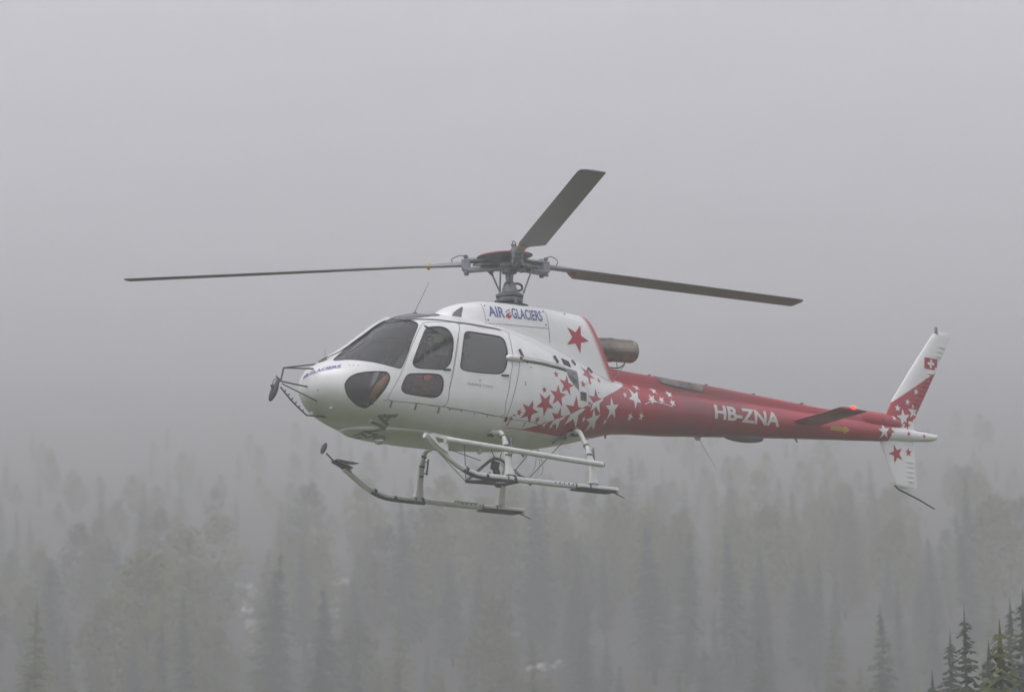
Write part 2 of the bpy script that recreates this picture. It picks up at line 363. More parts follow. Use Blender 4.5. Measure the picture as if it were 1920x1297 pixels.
# ---- skin cutting: the fuselage surface is cut along outlines in its own (station, angle) coordinates
def inside(poly, q):
    x, y = q; c = False; n = len(poly)
    for i in range(n):
        x1, y1 = poly[i]; x2, y2 = poly[i-1]
        if (y1 > y) != (y2 > y) and x < (x2-x1)*(y-y1)/(y2-y1)+x1: c = not c
    return c
def area(p): return .5*sum(p[i-1][0]*p[i][1]-p[i][0]*p[i-1][1] for i in range(len(p)))
def grow(poly, d):
    """outline pushed outwards by d metres (d < 0: inwards)"""
    uc = sum(p[0] for p in poly)/len(poly); su, sp = 2*uc, .85
    q = [Vector((a*su, b*sp)) for a, b in poly]; s = 1 if area([(v.x, v.y) for v in q]) > 0 else -1; o = []
    for i in range(len(q)):
        a, b, c = q[i-1], q[i], q[(i+1) % len(q)]
        e1 = (b-a).normalized(); e2 = (c-b).normalized(); n1 = Vector((e1.y, -e1.x)); n2 = Vector((e2.y, -e2.x)); nn = n1+n2
        nn = nn/max(.35, nn.length_squared)*2 if nn.length > 1e-6 else n1
        v = b + nn*(d*s); o.append((v.x/su, v.y/sp))
    return o
def dense(poly, step=.03, closed=True):
    o = []; n = len(poly)
    for i in range(n if closed else n-1):
        a, b = poly[i], poly[(i+1) % n]; k = max(1, int(math.hypot((b[0]-a[0])*2, b[1]-a[1])/step))
        o += [(a[0]+(b[0]-a[0])*j/k, a[1]+(b[1]-a[1])*j/k) for j in range(k)]
    if not closed: o.append(poly[-1])
    return o
def rounded(poly, n=4):
    """closed Catmull-Rom through the outline"""
    o = []; k = len(poly)
    for i in range(k):
        a, b, c, d = [poly[(i+j-1) % k] for j in range(4)]
        for s in range(n):
            t = s/n
            o.append(tuple(.5*((2*b[q])+(c[q]-a[q])*t+(2*a[q]-5*b[q]+4*c[q]-d[q])*t*t+(3*b[q]-a[q]-3*c[q]+d[q])*t**3) for q in (0, 1)))
    return o
def mirror(poly): return [(a, -b) for a, b in reversed(poly)]
def cdt(points, loops):
    vs_ = [Vector(p) for p in points]; ed = []
    for L in loops:
        k = len(vs_); vs_ += [Vector(p) for p in L]; ed += [(k+i, k+(i+1) % len(L)) for i in range(len(L))]
    r = geometry.delaunay_2d_cdt(vs_, ed, [], 0, 1e-5)
    return [tuple(v) for v in r[0]], [tuple(f) for f in r[2]]
def skin_part(name, verts2, tris, mats, parent, off=0., thick=0.):
    """a piece of fuselage skin from triangles in (station, angle); thick gives it an inner face and edges"""
    used = sorted(set(i for t in tris for i in t)); ix = {k: i for i, k in enumerate(used)}
    u = np.array([max(1e-4, verts2[k][0]) for k in used]); p = np.array([verts2[k][1] for k in used])
    P = fus(u, p); N = fusn(np.maximum(u, .02), p)
    n = len(used); V = [tuple(x) for x in P+N*off]; F = []; NR = [tuple(x) for x in N]; mi = []
    for t in tris:
        a, b, c = [ix[k] for k in t]
        nrm = np.cross(P[b]-P[a], P[c]-P[a])
        if np.dot(nrm, N[a]+N[b]+N[c]) < 0: b, c = c, b
        F.append((a, b, c)); mi.append(0)
    if thick > 0:
        inner = P+N*(off-thick); k0 = len(V); V += [tuple(x) for x in inner]; NR += [tuple(-x) for x in N]
        m0 = len(F)
        for a, b, c in F[:m0]: pass
        F += [(k0+a, k0+c, k0+b) for a, b, c in F[:m0]]; mi += [1]*m0
        cnt = {}
        for f in F[:m0]:
            for a, b in ((f[0], f[1]), (f[1], f[2]), (f[2], f[0])): cnt[(a, b)] = 1
        for (a, b) in list(cnt):
            if (b, a) not in cnt:
                k = len(V); q = [V[a], V[b], V[k0+b], V[k0+a]]; V += q
                fn = (Vector(q[2])-Vector(q[0])).cross(Vector(q[1])-Vector(q[0]))
                fn = tuple(-fn.normalized()) if fn.length > 0 else (0, 0, 1)
                NR += [fn]*4; F.append((k, k+3, k+2, k+1)); mi.append(0)
    me = bpy.data.meshes.new(name); me.from_pydata(V, [], F)
    for m in ([mats] if isinstance(mats, str) else mats): me.materials.append(MATS[m])
    if any(mi): me.polygons.foreach_set('material_index', mi)
    me.shade_smooth(); me.normals_split_custom_set_from_vertices(NR)
    o = bpy.data.objects.new(name, me); col.objects.link(o); o.parent = parent
    return o
OUT = {k: rounded([tuple(q) for q in v]) for k, v in OUTLINES.items()}
OUT['windscreen'] = [(u, max(.05, p)) for u, p in OUT['windscreen']]
ORDER = ['windscreen', 'chin_window', 'door_window', 'door_lower_window', 'rear_window']
DOORS = {'front_door': ['door_window', 'door_lower_window'], 'rear_door': ['rear_window']}
cuts = []                                                     # (kind, side, outline)
for k in ORDER:
    cuts += [(k, 1, dense(OUT[k])), (k, -1, dense(mirror(OUT[k])))]
for k in DOORS:
    for s in (1, -1):
        q = OUT[k] if s > 0 else mirror(OUT[k])
        cuts += [(k, s, dense(grow(q, -.0035))), (k+'_gap', s, dense(grow(q, .0035)))]
roof = [(1.10, .10), (1.16, .075), (1.30, .07), (1.375, .10), (1.395, .22), (1.37, .36), (1.28, .40), (1.17, .37), (1.10, .27)]
roof = rounded(roof)
for s in (1, -1): cuts.append(('roof_window', s, dense(roof if s > 0 else mirror(roof))))
gu = np.concatenate([[0., .03, .06, .09], np.linspace(.12, UMAX, 84)]); gp = np.linspace(-PI, PI, 111)
v2, t2 = cdt([(float(a), float(b)) for a in gu for b in gp], [c[2] for c in cuts])
bins = {}
boxes = [(min(p[0] for p in c[2]), max(p[0] for p in c[2]), min(p[1] for p in c[2]), max(p[1] for p in c[2])) for c in cuts]
for t in t2:
    q = (sum(v2[i][0] for i in t)/3, sum(v2[i][1] for i in t)/3); hit = None
    for c, bx in zip(cuts, boxes):
        if bx[0] <= q[0] <= bx[1] and bx[2] <= q[1] <= bx[3] and inside(c[2], q): hit = (c[0], c[1]); break
    bins.setdefault(hit, []).append(t)
fuselage = skin_part('fuselage', v2, bins[None], ['livery', 'cabin_trim'], heli, 0, .022)
def ring(name, poly, wi, wo, off, mat, parent):
    a, b = dense(grow(poly, wo)), dense(grow(poly, -wi))
    v, t = cdt([], [a, b]); t = [x for x in t if inside(a, tuple(sum(v[i][k] for i in x)/3 for k in (0, 1))) and not inside(b, tuple(sum(v[i][k] for i in x)/3 for k in (0, 1)))]
    return skin_part(name, v, t, mat, parent, off)
doors = {}
for s in (1, -1):
    for k in DOORS:
        q = OUT[k] if s > 0 else mirror(OUT[k])
        d = skin_part(k, v2, bins[(k, s)], ['livery', 'cabin_trim'], heli, 0, .022); doors[(k, s)] = d
        ring('door_seal', q, .012, .012, -.012, 'rubber', d)
    for k in ORDER+['roof_window']:
        par = heli
        for dk, ws in DOORS.items():
            if k in ws: par = doors[(dk, s)]
        base = roof if k == 'roof_window' else OUT[k]; q = base if s > 0 else mirror(base)
        if par is heli: w = skin_part(k, v2, bins[(k, s)], 'acrylic_dark' if k == 'roof_window' else 'acrylic', heli, -.006)
        else: w = skin_part('window', v2, bins[(k, s)], 'acrylic_dark' if k == 'rear_window' else 'acrylic', par, -.006)
        ring('window_seal', q, .009, .007 if k != 'roof_window' else .016, .0015, 'rubber', w if par is heli else par)

# ---- ray target for everything that lies on the skin
def bvh_of(fn, us, ps):
    U, P = np.meshgrid(us, ps, indexing='ij'); S = fn(U, P); n = len(ps)
    v = [tuple(x) for x in S.reshape(-1, 3)]
    return BVHTree.FromPolygons(v, [(i*n+j, i*n+j+1, (i+1)*n+j+1, (i+1)*n+j) for i in range(len(us)-1) for j in range(n-1)])
BOOM = [(1.95,1.425,.352),(2.6,1.435,.333),(4.0,1.475,.262),(5.5,1.508,.186),(6.8,1.535,.128)]
def boom_pt(x, p):
    b = np.array(BOOM); zc = np.interp(x, b[:, 0], b[:, 1]); r = np.interp(x, b[:, 0], b[:, 2])
    return np.stack([x, -r*np.sin(p), zc+r*np.cos(p)], -1)
BV_F = bvh_of(fus, np.linspace(.03, UMAX, 200), np.linspace(-PI, PI, 181))
BV_B = bvh_of(boom_pt, np.linspace(1.9, 6.8, 100), np.linspace(-PI, PI, 121))
def slice_bm(bm, step):
    for ax in (0, 1):
        lo = min(v.co[ax] for v in bm.verts); hi = max(v.co[ax] for v in bm.verts); k = int((hi-lo)/step)
        for i in range(1, k+1):
            c = [0, 0, 0]; c[ax] = lo+(hi-lo)*i/(k+1); nn = [0, 0, 0]; nn[ax] = 1
            bmesh.ops.bisect_plane(bm, geom=bm.verts[:]+bm.edges[:]+bm.faces[:], plane_co=c, plane_no=nn)
def decal(name, bm, place, direction, targets, off, mat, parent, step=.05):
    """a flat sheet drawn in (s, t), laid on the skin along a direction and lifted off it by off"""
    bmesh.ops.triangulate(bm, faces=bm.faces[:])
    if step: slice_bm(bm, step)
    d = Vector(direction).normalized(); bad = set()
    for v in bm.verts:
        p = place(v.co.x, v.co.y); best = None
        for t in targets:
            h = t.ray_cast(p-d*4, d, 6)
            if h[0] is not None and (best is None or h[3] < best[3]): best = h
        if best is None: bad.add(v); v.co = p; continue
        nrm = best[1] if best[1].dot(d) < 0 else -best[1]
        v.co = best[0]+nrm*off
    if bad: bmesh.ops.delete(bm, geom=list(bad), context='VERTS')
    for f in bm.faces:
        f.normal_update()
        if f.normal.dot(d) > 0: f.normal_flip()
    me = bpy.data.meshes.new(name); bm.to_mesh(me); bm.free()
    return finish(name, me, mat, parent, angle=60)
def poly_bm(*loops):
    bm = bmesh.new()
    for L in loops: bm.faces.new([bm.verts.new((a, b, 0)) for a, b in L])
    return bm
def star_loop(r, rot, inner=.40):
    return [((r if k % 2 == 0 else r*inner)*math.sin(R(rot)+k*PI/5), (r if k % 2 == 0 else r*inner)*math.cos(R(rot)+k*PI/5)) for k in range(10)]
def side(x, z, s=1):
    """place on the port (s=1) or starboard side: (s, t) -> x aft, z up"""
    return lambda a, b: Vector((x+a, 0, z+b)) if s > 0 else Vector((x+a, 0, z+b))
def text_bm(txt, h, bold=.0, squeeze=1., shear=0., spacing=1.):
    c = bpy.data.curves.new('t', 'FONT'); c.body = txt; c.size = 1; c.offset = bold; c.resolution_u = 3; c.space_character = spacing; c.shear = shear
    o = bpy.data.objects.new('t', c); col.objects.link(o)
    dg = bpy.context.evaluated_depsgraph_get(); dg.update()
    me = bpy.data.meshes.new_from_object(o.evaluated_get(dg)); bpy.data.objects.remove(o); bpy.data.curves.remove(c)
    bm = bmesh.new(); bm.from_mesh(me); bpy.data.meshes.remove(me)
    lo = min(v.co.y for v in bm.verts); hi = max(v.co.y for v in bm.verts); x0 = min(v.co.x for v in bm.verts); k = h/(hi-lo)
    for v in bm.verts: v.co = Vector(((v.co.x-x0)*k*squeeze, (v.co.y-lo)*k, 0))
    return bm, max(v.co.x for v in bm.verts)
def text_on(name, txt, x0, x1, z, h, mat, targets, parent, s=1, bold=.02, slope=0., off=.003, spacing=1., shear=0., step=.05):
    """text from x0 to x1 on one side; reads forwards on both sides"""
    bm, w = text_bm(txt, h, bold, 1, shear, spacing); q = (x1-x0)/w
    for v in bm.verts: v.co.x *= q
    L = x1-x0
    if s > 0: pl = lambda a, b: Vector((x0+a, 0, z+b+slope*a))
    else: pl = lambda a, b: Vector((x1-a, 0, z+b+slope*(L-a)))
    return decal(name, bm, pl, (0, s, 0), targets, off, mat, parent, step)
def line_on(name, pts, w, mat, targets, parent, s=1, off=.0025):
    """thin strip along points (x, z)"""
    bm = bmesh.new()
    for (a, b), (c, d) in zip(pts, pts[1:]):
        t = Vector((c-a, d-b)).normalized(); n = Vector((-t.y, t.x))*w/2; t *= w*.3
        bm.faces.new([bm.verts.new((q.x, q.y, 0)) for q in (Vector((a, b))-n-t, Vector((c, d))-n+t, Vector((c, d))+n+t, Vector((a, b))+n-t)])
    return decal(name, bm, side(0, 0, s), (0, s, 0), targets, off, mat, parent, .06)

# ---- stars of the livery, port and starboard alike
STARS_F = [(-0.516,1.016,.047,10),(-.342,1.045,.143,15),(-.627,.925,.039,15),(-.081,1.174,.15,177),(-.1,1.363,.047,-5),(.154,1.307,.143,4),(-.166,.956,.049,15),(.331,1.475,.135,10),(.149,1.61,.049,0),(.517,1.136,.195,0),(.204,1.012,.135,5),(-.008,.918,.045,0),(.95,1.339,.162,0),(.809,1.282,.045,5),(.744,1.072,.038,10),(.961,1.086,.143,197),(.687,.939,.038,20),(.141,.908,.03,10),(.869,1.72,.128,40),(1.093,1.66,.045,30),(.686,1.543,.056,8),(.851,1.595,.045,30),(1.248,1.113,.041,20),(1.328,1.291,.143,-12)]
STARS_B = [(1.64,1.53,.045,-10),(1.867,1.52,.139,-30),(2.207,1.544,.071,-30),(2.382,1.55,.056,-20),(2.574,1.527,.056,-15),(1.776,1.246,.056,10),(2.008,1.284,.056,5),(2.021,1.713,.06,0),(2.313,1.692,.06,0),(2.576,1.663,.06,0)]
for s in (1, -1):
    for x, z, r, a in STARS_F: decal('star', poly_bm(star_loop(r*1.13, a)), side(x, z), (0, s, 0), [BV_F, BV_B], .0025, 'livery_inverse', fuselage, .06)

# ---- tail boom, drive shaft cover, tail cone
def loft_obj(name, fn, us, ps, mat, parent, capends=True, angle=40):
    U, P = np.meshgrid(us, ps, indexing='ij'); S = fn(U, P); n = len(ps); m = MB()
    m.v = [tuple(x) for x in S.reshape(-1, 3)]
    m.f = [(i*n+j, i*n+(j+1) % n, (i+1)*n+(j+1) % n, (i+1)*n+j) for i in range(len(us)-1) for j in range(n)]
    if capends: m.f += [tuple(range(n)), tuple((len(us)-1)*n+j for j in range(n))]
    m.m = [0]*len(m.f)
    return m.build(name, mat, parent, angle=angle)
PS = np.linspace(-PI, PI, 49)[:-1]
boom = loft_obj('tail_boom', boom_pt, np.linspace(1.93, 6.8, 40), PS, 'boom_paint', heli)
for s in (1, -1):
    for x, z, r, a in STARS_B: decal('star', poly_bm(star_loop(r*1.13, a)), side(x, z), (0, s, 0), [BV_F, BV_B], .003, 'white_vinyl', boom, .05)
    text_on('registration', 'HB-ZNA', 3.36, 4.60, 1.385, .205, 'reg_vinyl', [BV_B], boom, s, .03, .003, .003)
    bm = poly_bm([(0, -.028), (.27, -.028), (.27, .028), (0, .028)], [(.27, -.06), (.38, 0), (.27, .06)])
    decal('arrow', bm, side(5.60, 1.475), (0, s, 0), [BV_B], .003, 'yellow_vinyl', boom)
    text_on('arrow_text', 'DANGER', 5.625, 5.85, 1.460, .03, 'grey_vinyl', [BV_B], boom, s, .0, 0, .005)
    line_on('wiring_strip', [(2.06, 1.455), (2.16, 1.50), (2.30, 1.51), (2.50, 1.485), (2.56, 1.47)], .010, 'white_vinyl', [BV_B], boom, s, .004)
for x in (3.35, 4.9, 6.05):                                   # frame joints of the boom
    m = MB(); zc = np.interp(x, [b[0] for b in BOOM], [b[1] for b in BOOM]); r = np.interp(x, [b[0] for b in BOOM], [b[2] for b in BOOM])
    m.lathe([(r, -.012), (r+.0025, -.010), (r+.0025, .010), (r, .012)], (x, 0, zc), (1, 0, .03), 40); m.build('joint_band', 'red_paint', boom)
def cover_pt(x, p):
    xs = [1.55, 1.85, 2.42, 3.27, 5.57, 6.1, 6.35]; zt = np.interp(x, xs, [1.97, 1.955, 1.935, 1.905, 1.775, 1.755, 1.74]); w = np.interp(x, xs, [.165, .16, .155, .15, .115, .11, .10]); zb = np.interp(x, xs, [1.60, 1.60, 1.58, 1.56, 1.53, 1.53, 1.53])
    c, s_ = np.cos(p), np.sin(p); r = (np.abs(c)**5+np.abs(s_)**5)**(-1/5)
    return np.stack([x, -w*r*s_*np.where(c > 0, .94, 1.0), np.where(c > 0, (zt+zb)/2+(zt-zb)/2*r*c, (zt+zb)/2+(zt-zb)/2*r*c)], -1)
PS2 = np.linspace(-PI, PI, 41)[:-1]
cover = loft_obj('drive_shaft_cover', cover_pt, np.linspace(1.55, 6.35, 36), PS2, 'boom_paint', heli)
BV_C = bvh_of(cover_pt, np.linspace(1.55, 6.35, 60), np.linspace(-PI, PI, 81))
for s in (1, -1):
    q = [(2.44, 1.925), (2.50, 1.84), (2.56, 1.825), (3.24, 1.775), (3.27, 1.79), (3.27, 1.872)]
    decal('heat_panel', poly_bm(q), side(0, 0), (0, s, 0), [BV_C], .006, 'heat_panel', cover)
    line_on('panel_edge', q[:5], .016, 'dark_metal', [BV_C], cover, s, .008)
for x in (2.36, 3.38, 4.25, 5.15, 5.95):
    m = MB(); m.box((x, 0, np.interp(x, [1.85, 3.27, 5.57], [1.955, 1.905, 1.775])+.004), (.03, .2, .012)); m.build('cover_hinge', 'dark_metal', cover, False)
# gearbox fairing
m = MB(); rt = Matrix.Rotation(R(2), 3, 'Y'); m.ellipsoid((6.62, 0, 1.70), (.52, .13, .135), 22, 14, 0, rt); gbx = m.build('gearbox_fairing', 'red_paint', heli, angle=180)
m = MB(); m.ellipsoid((6.66, -.127, 1.70), (.018, .006, .018), 10, 6); m.build('fairing_fastener', 'dark_metal', gbx)
def cone_pt(x, p):
    xs = [6.72, 7.0, 7.3, 7.6, 7.72, 7.80]; zc = np.interp(x, xs, [1.533, 1.533, 1.534, 1.540, 1.543, 1.547]); r = np.interp(x, xs, [.1325, .113, .088, .066, .054, .026])
    return np.stack([x, -r*.9*np.sin(p), zc+r*np.cos(p)], -1)
tcone = loft_obj('tail_cone', cone_pt, np.array([6.72, 6.85, 7.0, 7.15, 7.3, 7.45, 7.6, 7.68, 7.72, 7.76, 7.80]), PS2, 'white_paint', heli, angle=180)
BV_T = bvh_of(cone_pt, np.linspace(6.72, 7.8, 30), np.linspace(-PI, PI, 61))
for s in (1, -1):
    for x, z, r, a in [(7.18, 1.545, .046, 0), (7.50, 1.54, .040, 5), (6.80, 1.55, .09, 25)]: decal('star', poly_bm(star_loop(r, a)), side(x, z), (0, s, 0), [BV_T], .004, 'red_vinyl', tcone, .04)
    decal('star', poly_bm(star_loop(.12, -8)), side(6.66, 1.53), (0, s, 0), [BV_B, BV_T], .005, 'white_vinyl', boom, .04)
m = MB(); m.lathe([(.03, 0), (.028, .05), (.018, .075), (0, .08)], (7.74, 0, 1.56), (1, 0, .25), 12); m.build('tail_light', 'lamp_glass', tcone)

# ---- fins and stabiliser
def finmat():
    m = bpy.data.materials.new('fin_livery'); m.use_nodes = True; MATS['fin_livery'] = m
    n, l = m.node_tree.nodes, m.node_tree.links; b = n['Principled BSDF']; b.inputs['Roughness'].default_value = .3; b.inputs['Coat Weight'].default_value = .3
    tc = n.new('ShaderNodeTexCoord'); tc.object = heli; sp = n.new('ShaderNodeSeparateXYZ'); l.new(tc.outputs['Object'], sp.inputs[0])
    a = n.new('ShaderNodeMath'); a.operation = 'MULTIPLY_ADD'; a.inputs[1].default_value = .60; a.inputs[2].default_value = 2.01-.60*6.94; l.new(sp.outputs[0], a.inputs[0])
    g = n.new('ShaderNodeMath'); g.operation = 'LESS_THAN'; l.new(sp.outputs[2], g.inputs[0]); l.new(a.outputs[0], g.inputs[1])
    a2 = n.new('ShaderNodeMath'); a2.operation = 'MULTIPLY_ADD'; a2.inputs[1].default_value = .42; a2.inputs[2].default_value = 1.66-.42*7.05; l.new(sp.outputs[0], a2.inputs[0])
    g2 = n.new('ShaderNodeMath'); g2.operation = 'GREATER_THAN'; l.new(sp.outputs[2], g2.inputs[0]); l.new(a2.outputs[0], g2.inputs[1])
    k = n.new('ShaderNodeMath'); k.operation = 'MULTIPLY'; l.new(g.outputs[0], k.inputs[0]); l.new(g2.outputs[0], k.inputs[1])
    mx = n.new('ShaderNodeMix'); mx.data_type = 'RGBA'; mx.inputs[6].default_value = (*WHITE, 1); mx.inputs[7].default_value = (*RED, 1)
    l.new(k.outputs[0], mx.inputs[0]); l.new(mx.outputs[2], b.inputs['Base Color'])
finmat()
def aerofoil(n=9):
    xs = [0, .02, .07, .16, .30, .48, .68, .86, 1.0][:n]
    t = [0, .30, .55, .83, 1., .88, .58, .27, .05]
    return xs, t
def fin_obj(name, secs, thick, mat, parent):
    """secs: (leading x, trailing x, z); symmetric section"""
    xs, t = aerofoil(); k = len(xs); m = MB(); v = []
    for (a, b, z), th in zip(secs, thick):
        v += [(a+(b-a)*q, -th/2*w, z) for q, w in zip(xs, t)] + [(a+(b-a)*q, th/2*w, z) for q, w in list(zip(xs, t))[::-1]]
    n = 2*k; m.v = v
    m.f = [(i*n+j, i*n+(j+1) % n, (i+1)*n+(j+1) % n, (i+1)*n+j) for i in range(len(secs)-1) for j in range(n)] + [tuple(range(n)), tuple((len(secs)-1)*n+j for j in range(n))]
    m.m = [0]*len(m.f)
    return m.build(name, mat, parent, angle=50)
ufin = fin_obj('upper_fin', [(6.74, 7.36, 1.60), (6.80, 7.37, 1.75), (6.85, 7.42, 1.87), (6.95, 7.53, 2.05), (7.33, 7.83, 2.55), (7.74, 8.12, 3.06), (7.80, 8.14, 3.12), (7.88, 8.11, 3.16)], [.085, .085, .082, .078, .068, .055, .045, .01], 'fin_livery', heli)
m = MB(); m.lathe([(.035, 0), (.035, .012), (.024, .02), (.024, .085), (.02, .10), (0, .105)], (7.86, 0, 3.13), (0, 0, 1), 14); m.build('beacon', 'hub_metal', ufin)
lfin = fin_obj('lower_fin', [(6.66, 7.36, 1.50), (6.68, 7.355, 1.40), (6.77, 7.36, 1.20), (6.86, 7.37, .98), (6.95, 7.385, .79), (6.98, 7.36, .755), (7.12, 7.24, .735)], [.075, .075, .068, .060, .05, .045, .01], 'white_paint', heli)
m = MB(); m.tube([(6.95, 0, .77), (7.02, 0, .72), (7.40, 0, .60), (7.69, 0, .49), (7.72, 0, .485)], [.014, .015, .013, .011, .008], 8); m.build('tail_guard', 'dark_metal', lfin)
class FinT:
    pass
def fin_bvh(o): return BVHTree.FromPolygons([tuple(v.co) for v in o.data.vertices], [tuple(p.vertices) for p in o.data.polygons])
BV_U, BV_L = fin_bvh(ufin), fin_bvh(lfin)
for s in (1, -1):
    for x, z, r, a in [(7.40, 2.20, .055, 8), (7.22, 2.03, .055, 10), (7.02, 1.92, .06, 5), (6.90, 1.755, .05, 10), (7.13, 1.78, .145, -8), (7.34, 1.90, .115, -5)]:
        decal('star', poly_bm(star_loop(r, a)), side(x, z), (0, s, 0), [BV_U, fin_bvh(gbx)], .003, 'white_vinyl', ufin, .05)
    for x, z, r, a in [(7.20, 1.69, .085, 20), (7.31, 1.78, .05, 0)]: decal('star', poly_bm(star_loop(r, a)), side(x, z), (0, s, 0), [BV_U], .005, 'red_vinyl', ufin, .05)
    for x, z, r, a in [(6.97, 1.235, .145, -20), (7.225, 1.28, .075, 0)]: decal('star', poly_bm(star_loop(r, a)), side(x, z), (0, s, 0), [BV_L], .003, 'red_vinyl', lfin, .05)
    decal('flag', poly_bm([(-.135, -.085), (.135, -.085), (.135, .085), (-.135, .085)]), lambda a, b: Vector((7.715+a+b*.06, 0, 2.655+b)), (0, s, 0), [BV_U], .003, 'red_vinyl', ufin)
    decal('flag_cross', poly_bm([(-.022, -.064), (.022, -.064), (.022, .064), (-.022, .064)], [(-.072, -.020), (-.022, -.020), (-.022, .020), (-.072, .020)], [(.022, -.020), (.072, -.020), (.072, .020), (.022, .020)]), lambda a, b: Vector((7.715+a+b*.06, 0, 2.655+b)), (0, s, 0), [BV_U], .005, 'white_vinyl', ufin)
    for k in [q for q in range(17) if not 2.55 < 1.95+q*.07 < 2.76 and q < 15]:                                       # raised stiffeners along the trailing half
        z = 1.95+k*.070; xt = np.interp(z, [1.87, 2.05, 2.55, 3.06], [7.42, 7.53, 7.83, 8.12]); m = MB()
        yy = .021
        m.box((xt-.135, -s*yy, z), (.21, .018, .014), Matrix.Rotation(R(6), 3, 'Y') @ Matrix.Rotation(R(-s*5.2), 3, 'Z')); m.build('stiffener', 'fin_livery', ufin, False)
    for k in range(5):
        z = .85+k*.072; xt = 7.375; m = MB(); m.box((xt-.17, -s*.019, z), (.21, .018, .014), Matrix.Rotation(R(2), 3, 'Y') @ Matrix.Rotation(R(-s*4.5), 3, 'Z')); m.build('stiffener', 'white_paint', lfin, False)
def stab(s):
    xs, t = aerofoil(); k = len(xs); m = MB(); v = []
    for y, a, b, z, th in [(.12, 4.88, 5.40, 1.50, .06), (.55, 4.87, 5.39, 1.515, .06), (1.22, 4.865, 5.385, 1.54, .055), (1.262, 4.88, 5.37, 1.542, .03)]:
        v += [(a+(b-a)*q, s*y, z+th/2*w-.012*q) for q, w in zip(xs, t)] + [(a+(b-a)*q, s*y, z-th/2*w*1.3-.012*q) for q, w in list(zip(xs, t))[::-1]]
    n = 2*k; m.v = v; m.f = [(i*n+j, i*n+(j+1) % n, (i+1)*n+(j+1) % n, (i+1)*n+j) for i in range(3) for j in range(n)] + [tuple(range(n)), tuple(3*n+j for j in range(n))]; m.m = [0]*len(m.f)
    o = m.build('stabiliser', 'red_paint', heli, angle=50)
    m = MB(); m.ellipsoid((5.10, s*1.272, 1.555), (.045, .022, .022), 10, 7); m.build('position_light', 'nav_red' if s < 0 else 'lamp_glass', o)
    return o
stab(-1); stab(1)
# tail rotor on the starboard side, at rest along the boom
tr = MB(); tr.tube([(6.98, .08, 1.60), (6.98, .36, 1.60)], .035, 12); tr.lathe([(0, .40), (.05, .39), (.06, .34), (.06, .28), (.03, .27)], (6.98, 0, 1.60), (0, 1, 0), 14)
trh = tr.build('tail_rotor_hub', 'hub_metal', heli)
for q in (1, -1):
    m = MB(); a = Vector((-1, 0, -.005)).normalized()*q; c0 = Vector((6.98, .33, 1.60)); up = Vector((0, .35, .94)).normalized()
    v = []
    for d, ch, th in [(.05, .06, .03), (.18, .08, .028), (.26, .185, .022), (.90, .185, .016), (.93, .16, .008)]:
        for f, w in [(-.35, 0), (-.2, 1), (.1, .9), (.65, .1), (.1, -.9), (-.2, -1)]: v.append(c0+a*d+up*(f*ch)+Vector((0, 1, 0))*(w*th/2))
    m.v = v; m.f = [(i*6+j, i*6+(j+1) % 6, (i+1)*6+(j+1) % 6, (i+1)*6+j) for i in range(4) for j in range(6)] + [tuple(range(6)), tuple(24+j for j in range(6))]; m.m = [0]*len(m.f)
    m.build('tail_rotor_blade', 'blade_grey', trh)
# boom underside: whip aerial, blister, small lamp
m = MB(); m.lathe([(.05, 0), (.035, -.03), (.008, -.05)], (3.27, 0, 1.145), (0, 0, 1), 12); m.tube([(3.28, 0, 1.14), (3.62, 0, .70)], [.008, .004], 6); m.build('whip_aerial', 'gear_paint', boom)
m = MB(); m.ellipsoid((4.10, 0, 1.225), (.38, .10, .075), 18, 10); m.build('aerial_blister', 'cabin_trim', boom, angle=180)
m = MB(); m.box((5.06, 0, 1.315), (.10, .03, .02)); m.tube([(5.07, 0, 1.31), (5.11, 0, 1.24)], [.018, .012], 8); m.build('drain_mast', 'hub_metal', boom)
m = MB(); m.tube([(1.62, 0, 1.04), (1.62, 0, .985)], [.02, .014], 8); m.build('drain_pipe', 'red_paint', fuselage)

# ---- engine cowling
CW = [  # x at top, z top, half width, shear (x gained per metre down), exponent
 (-1.30, 2.36, .02, 0, 2.2), (-1.27, 2.44, .14, 0, 2.2), (-1.20, 2.495, .24, 0, 2.3), (-1.10, 2.545, .32, 0, 2.5), (-.95, 2.60, .375, 0, 2.8), (-.80, 2.635, .395, 0, 3.2), (-.66, 2.655, .405, 0, 3.8),
 (-.40, 2.668, .41, 0, 4.6), (.0, 2.678, .41, 0, 4.8), (.40, 2.672, .41, 0, 4.8), (.80, 2.655, .40, .12, 4.8), (1.0, 2.645, .385, .28, 4.8), (1.10, 2.635, .375, .40, 4.6), (1.135, 2.615, .362, .43, 4.4), (1.145, 2.58, .33, .44, 4.0)]
def cowl_pt(u, p):
    T = np.array(CW); k = np.arange(len(CW), dtype=float); x, zt, w, sh, n = [pchip(k, T[:, i], u) for i in range(5)]
    zc = 1.55; a = zt-zc; c = np.cos(p); s_ = np.abs(np.sin(p)); r = ((np.abs(c)/a)**n+(s_/(w+1e-5))**n)**(-1/n)
    z = zc+r*c; return np.stack([x+sh*(zt-z)*1.0, -r*np.sin(p), z], -1)
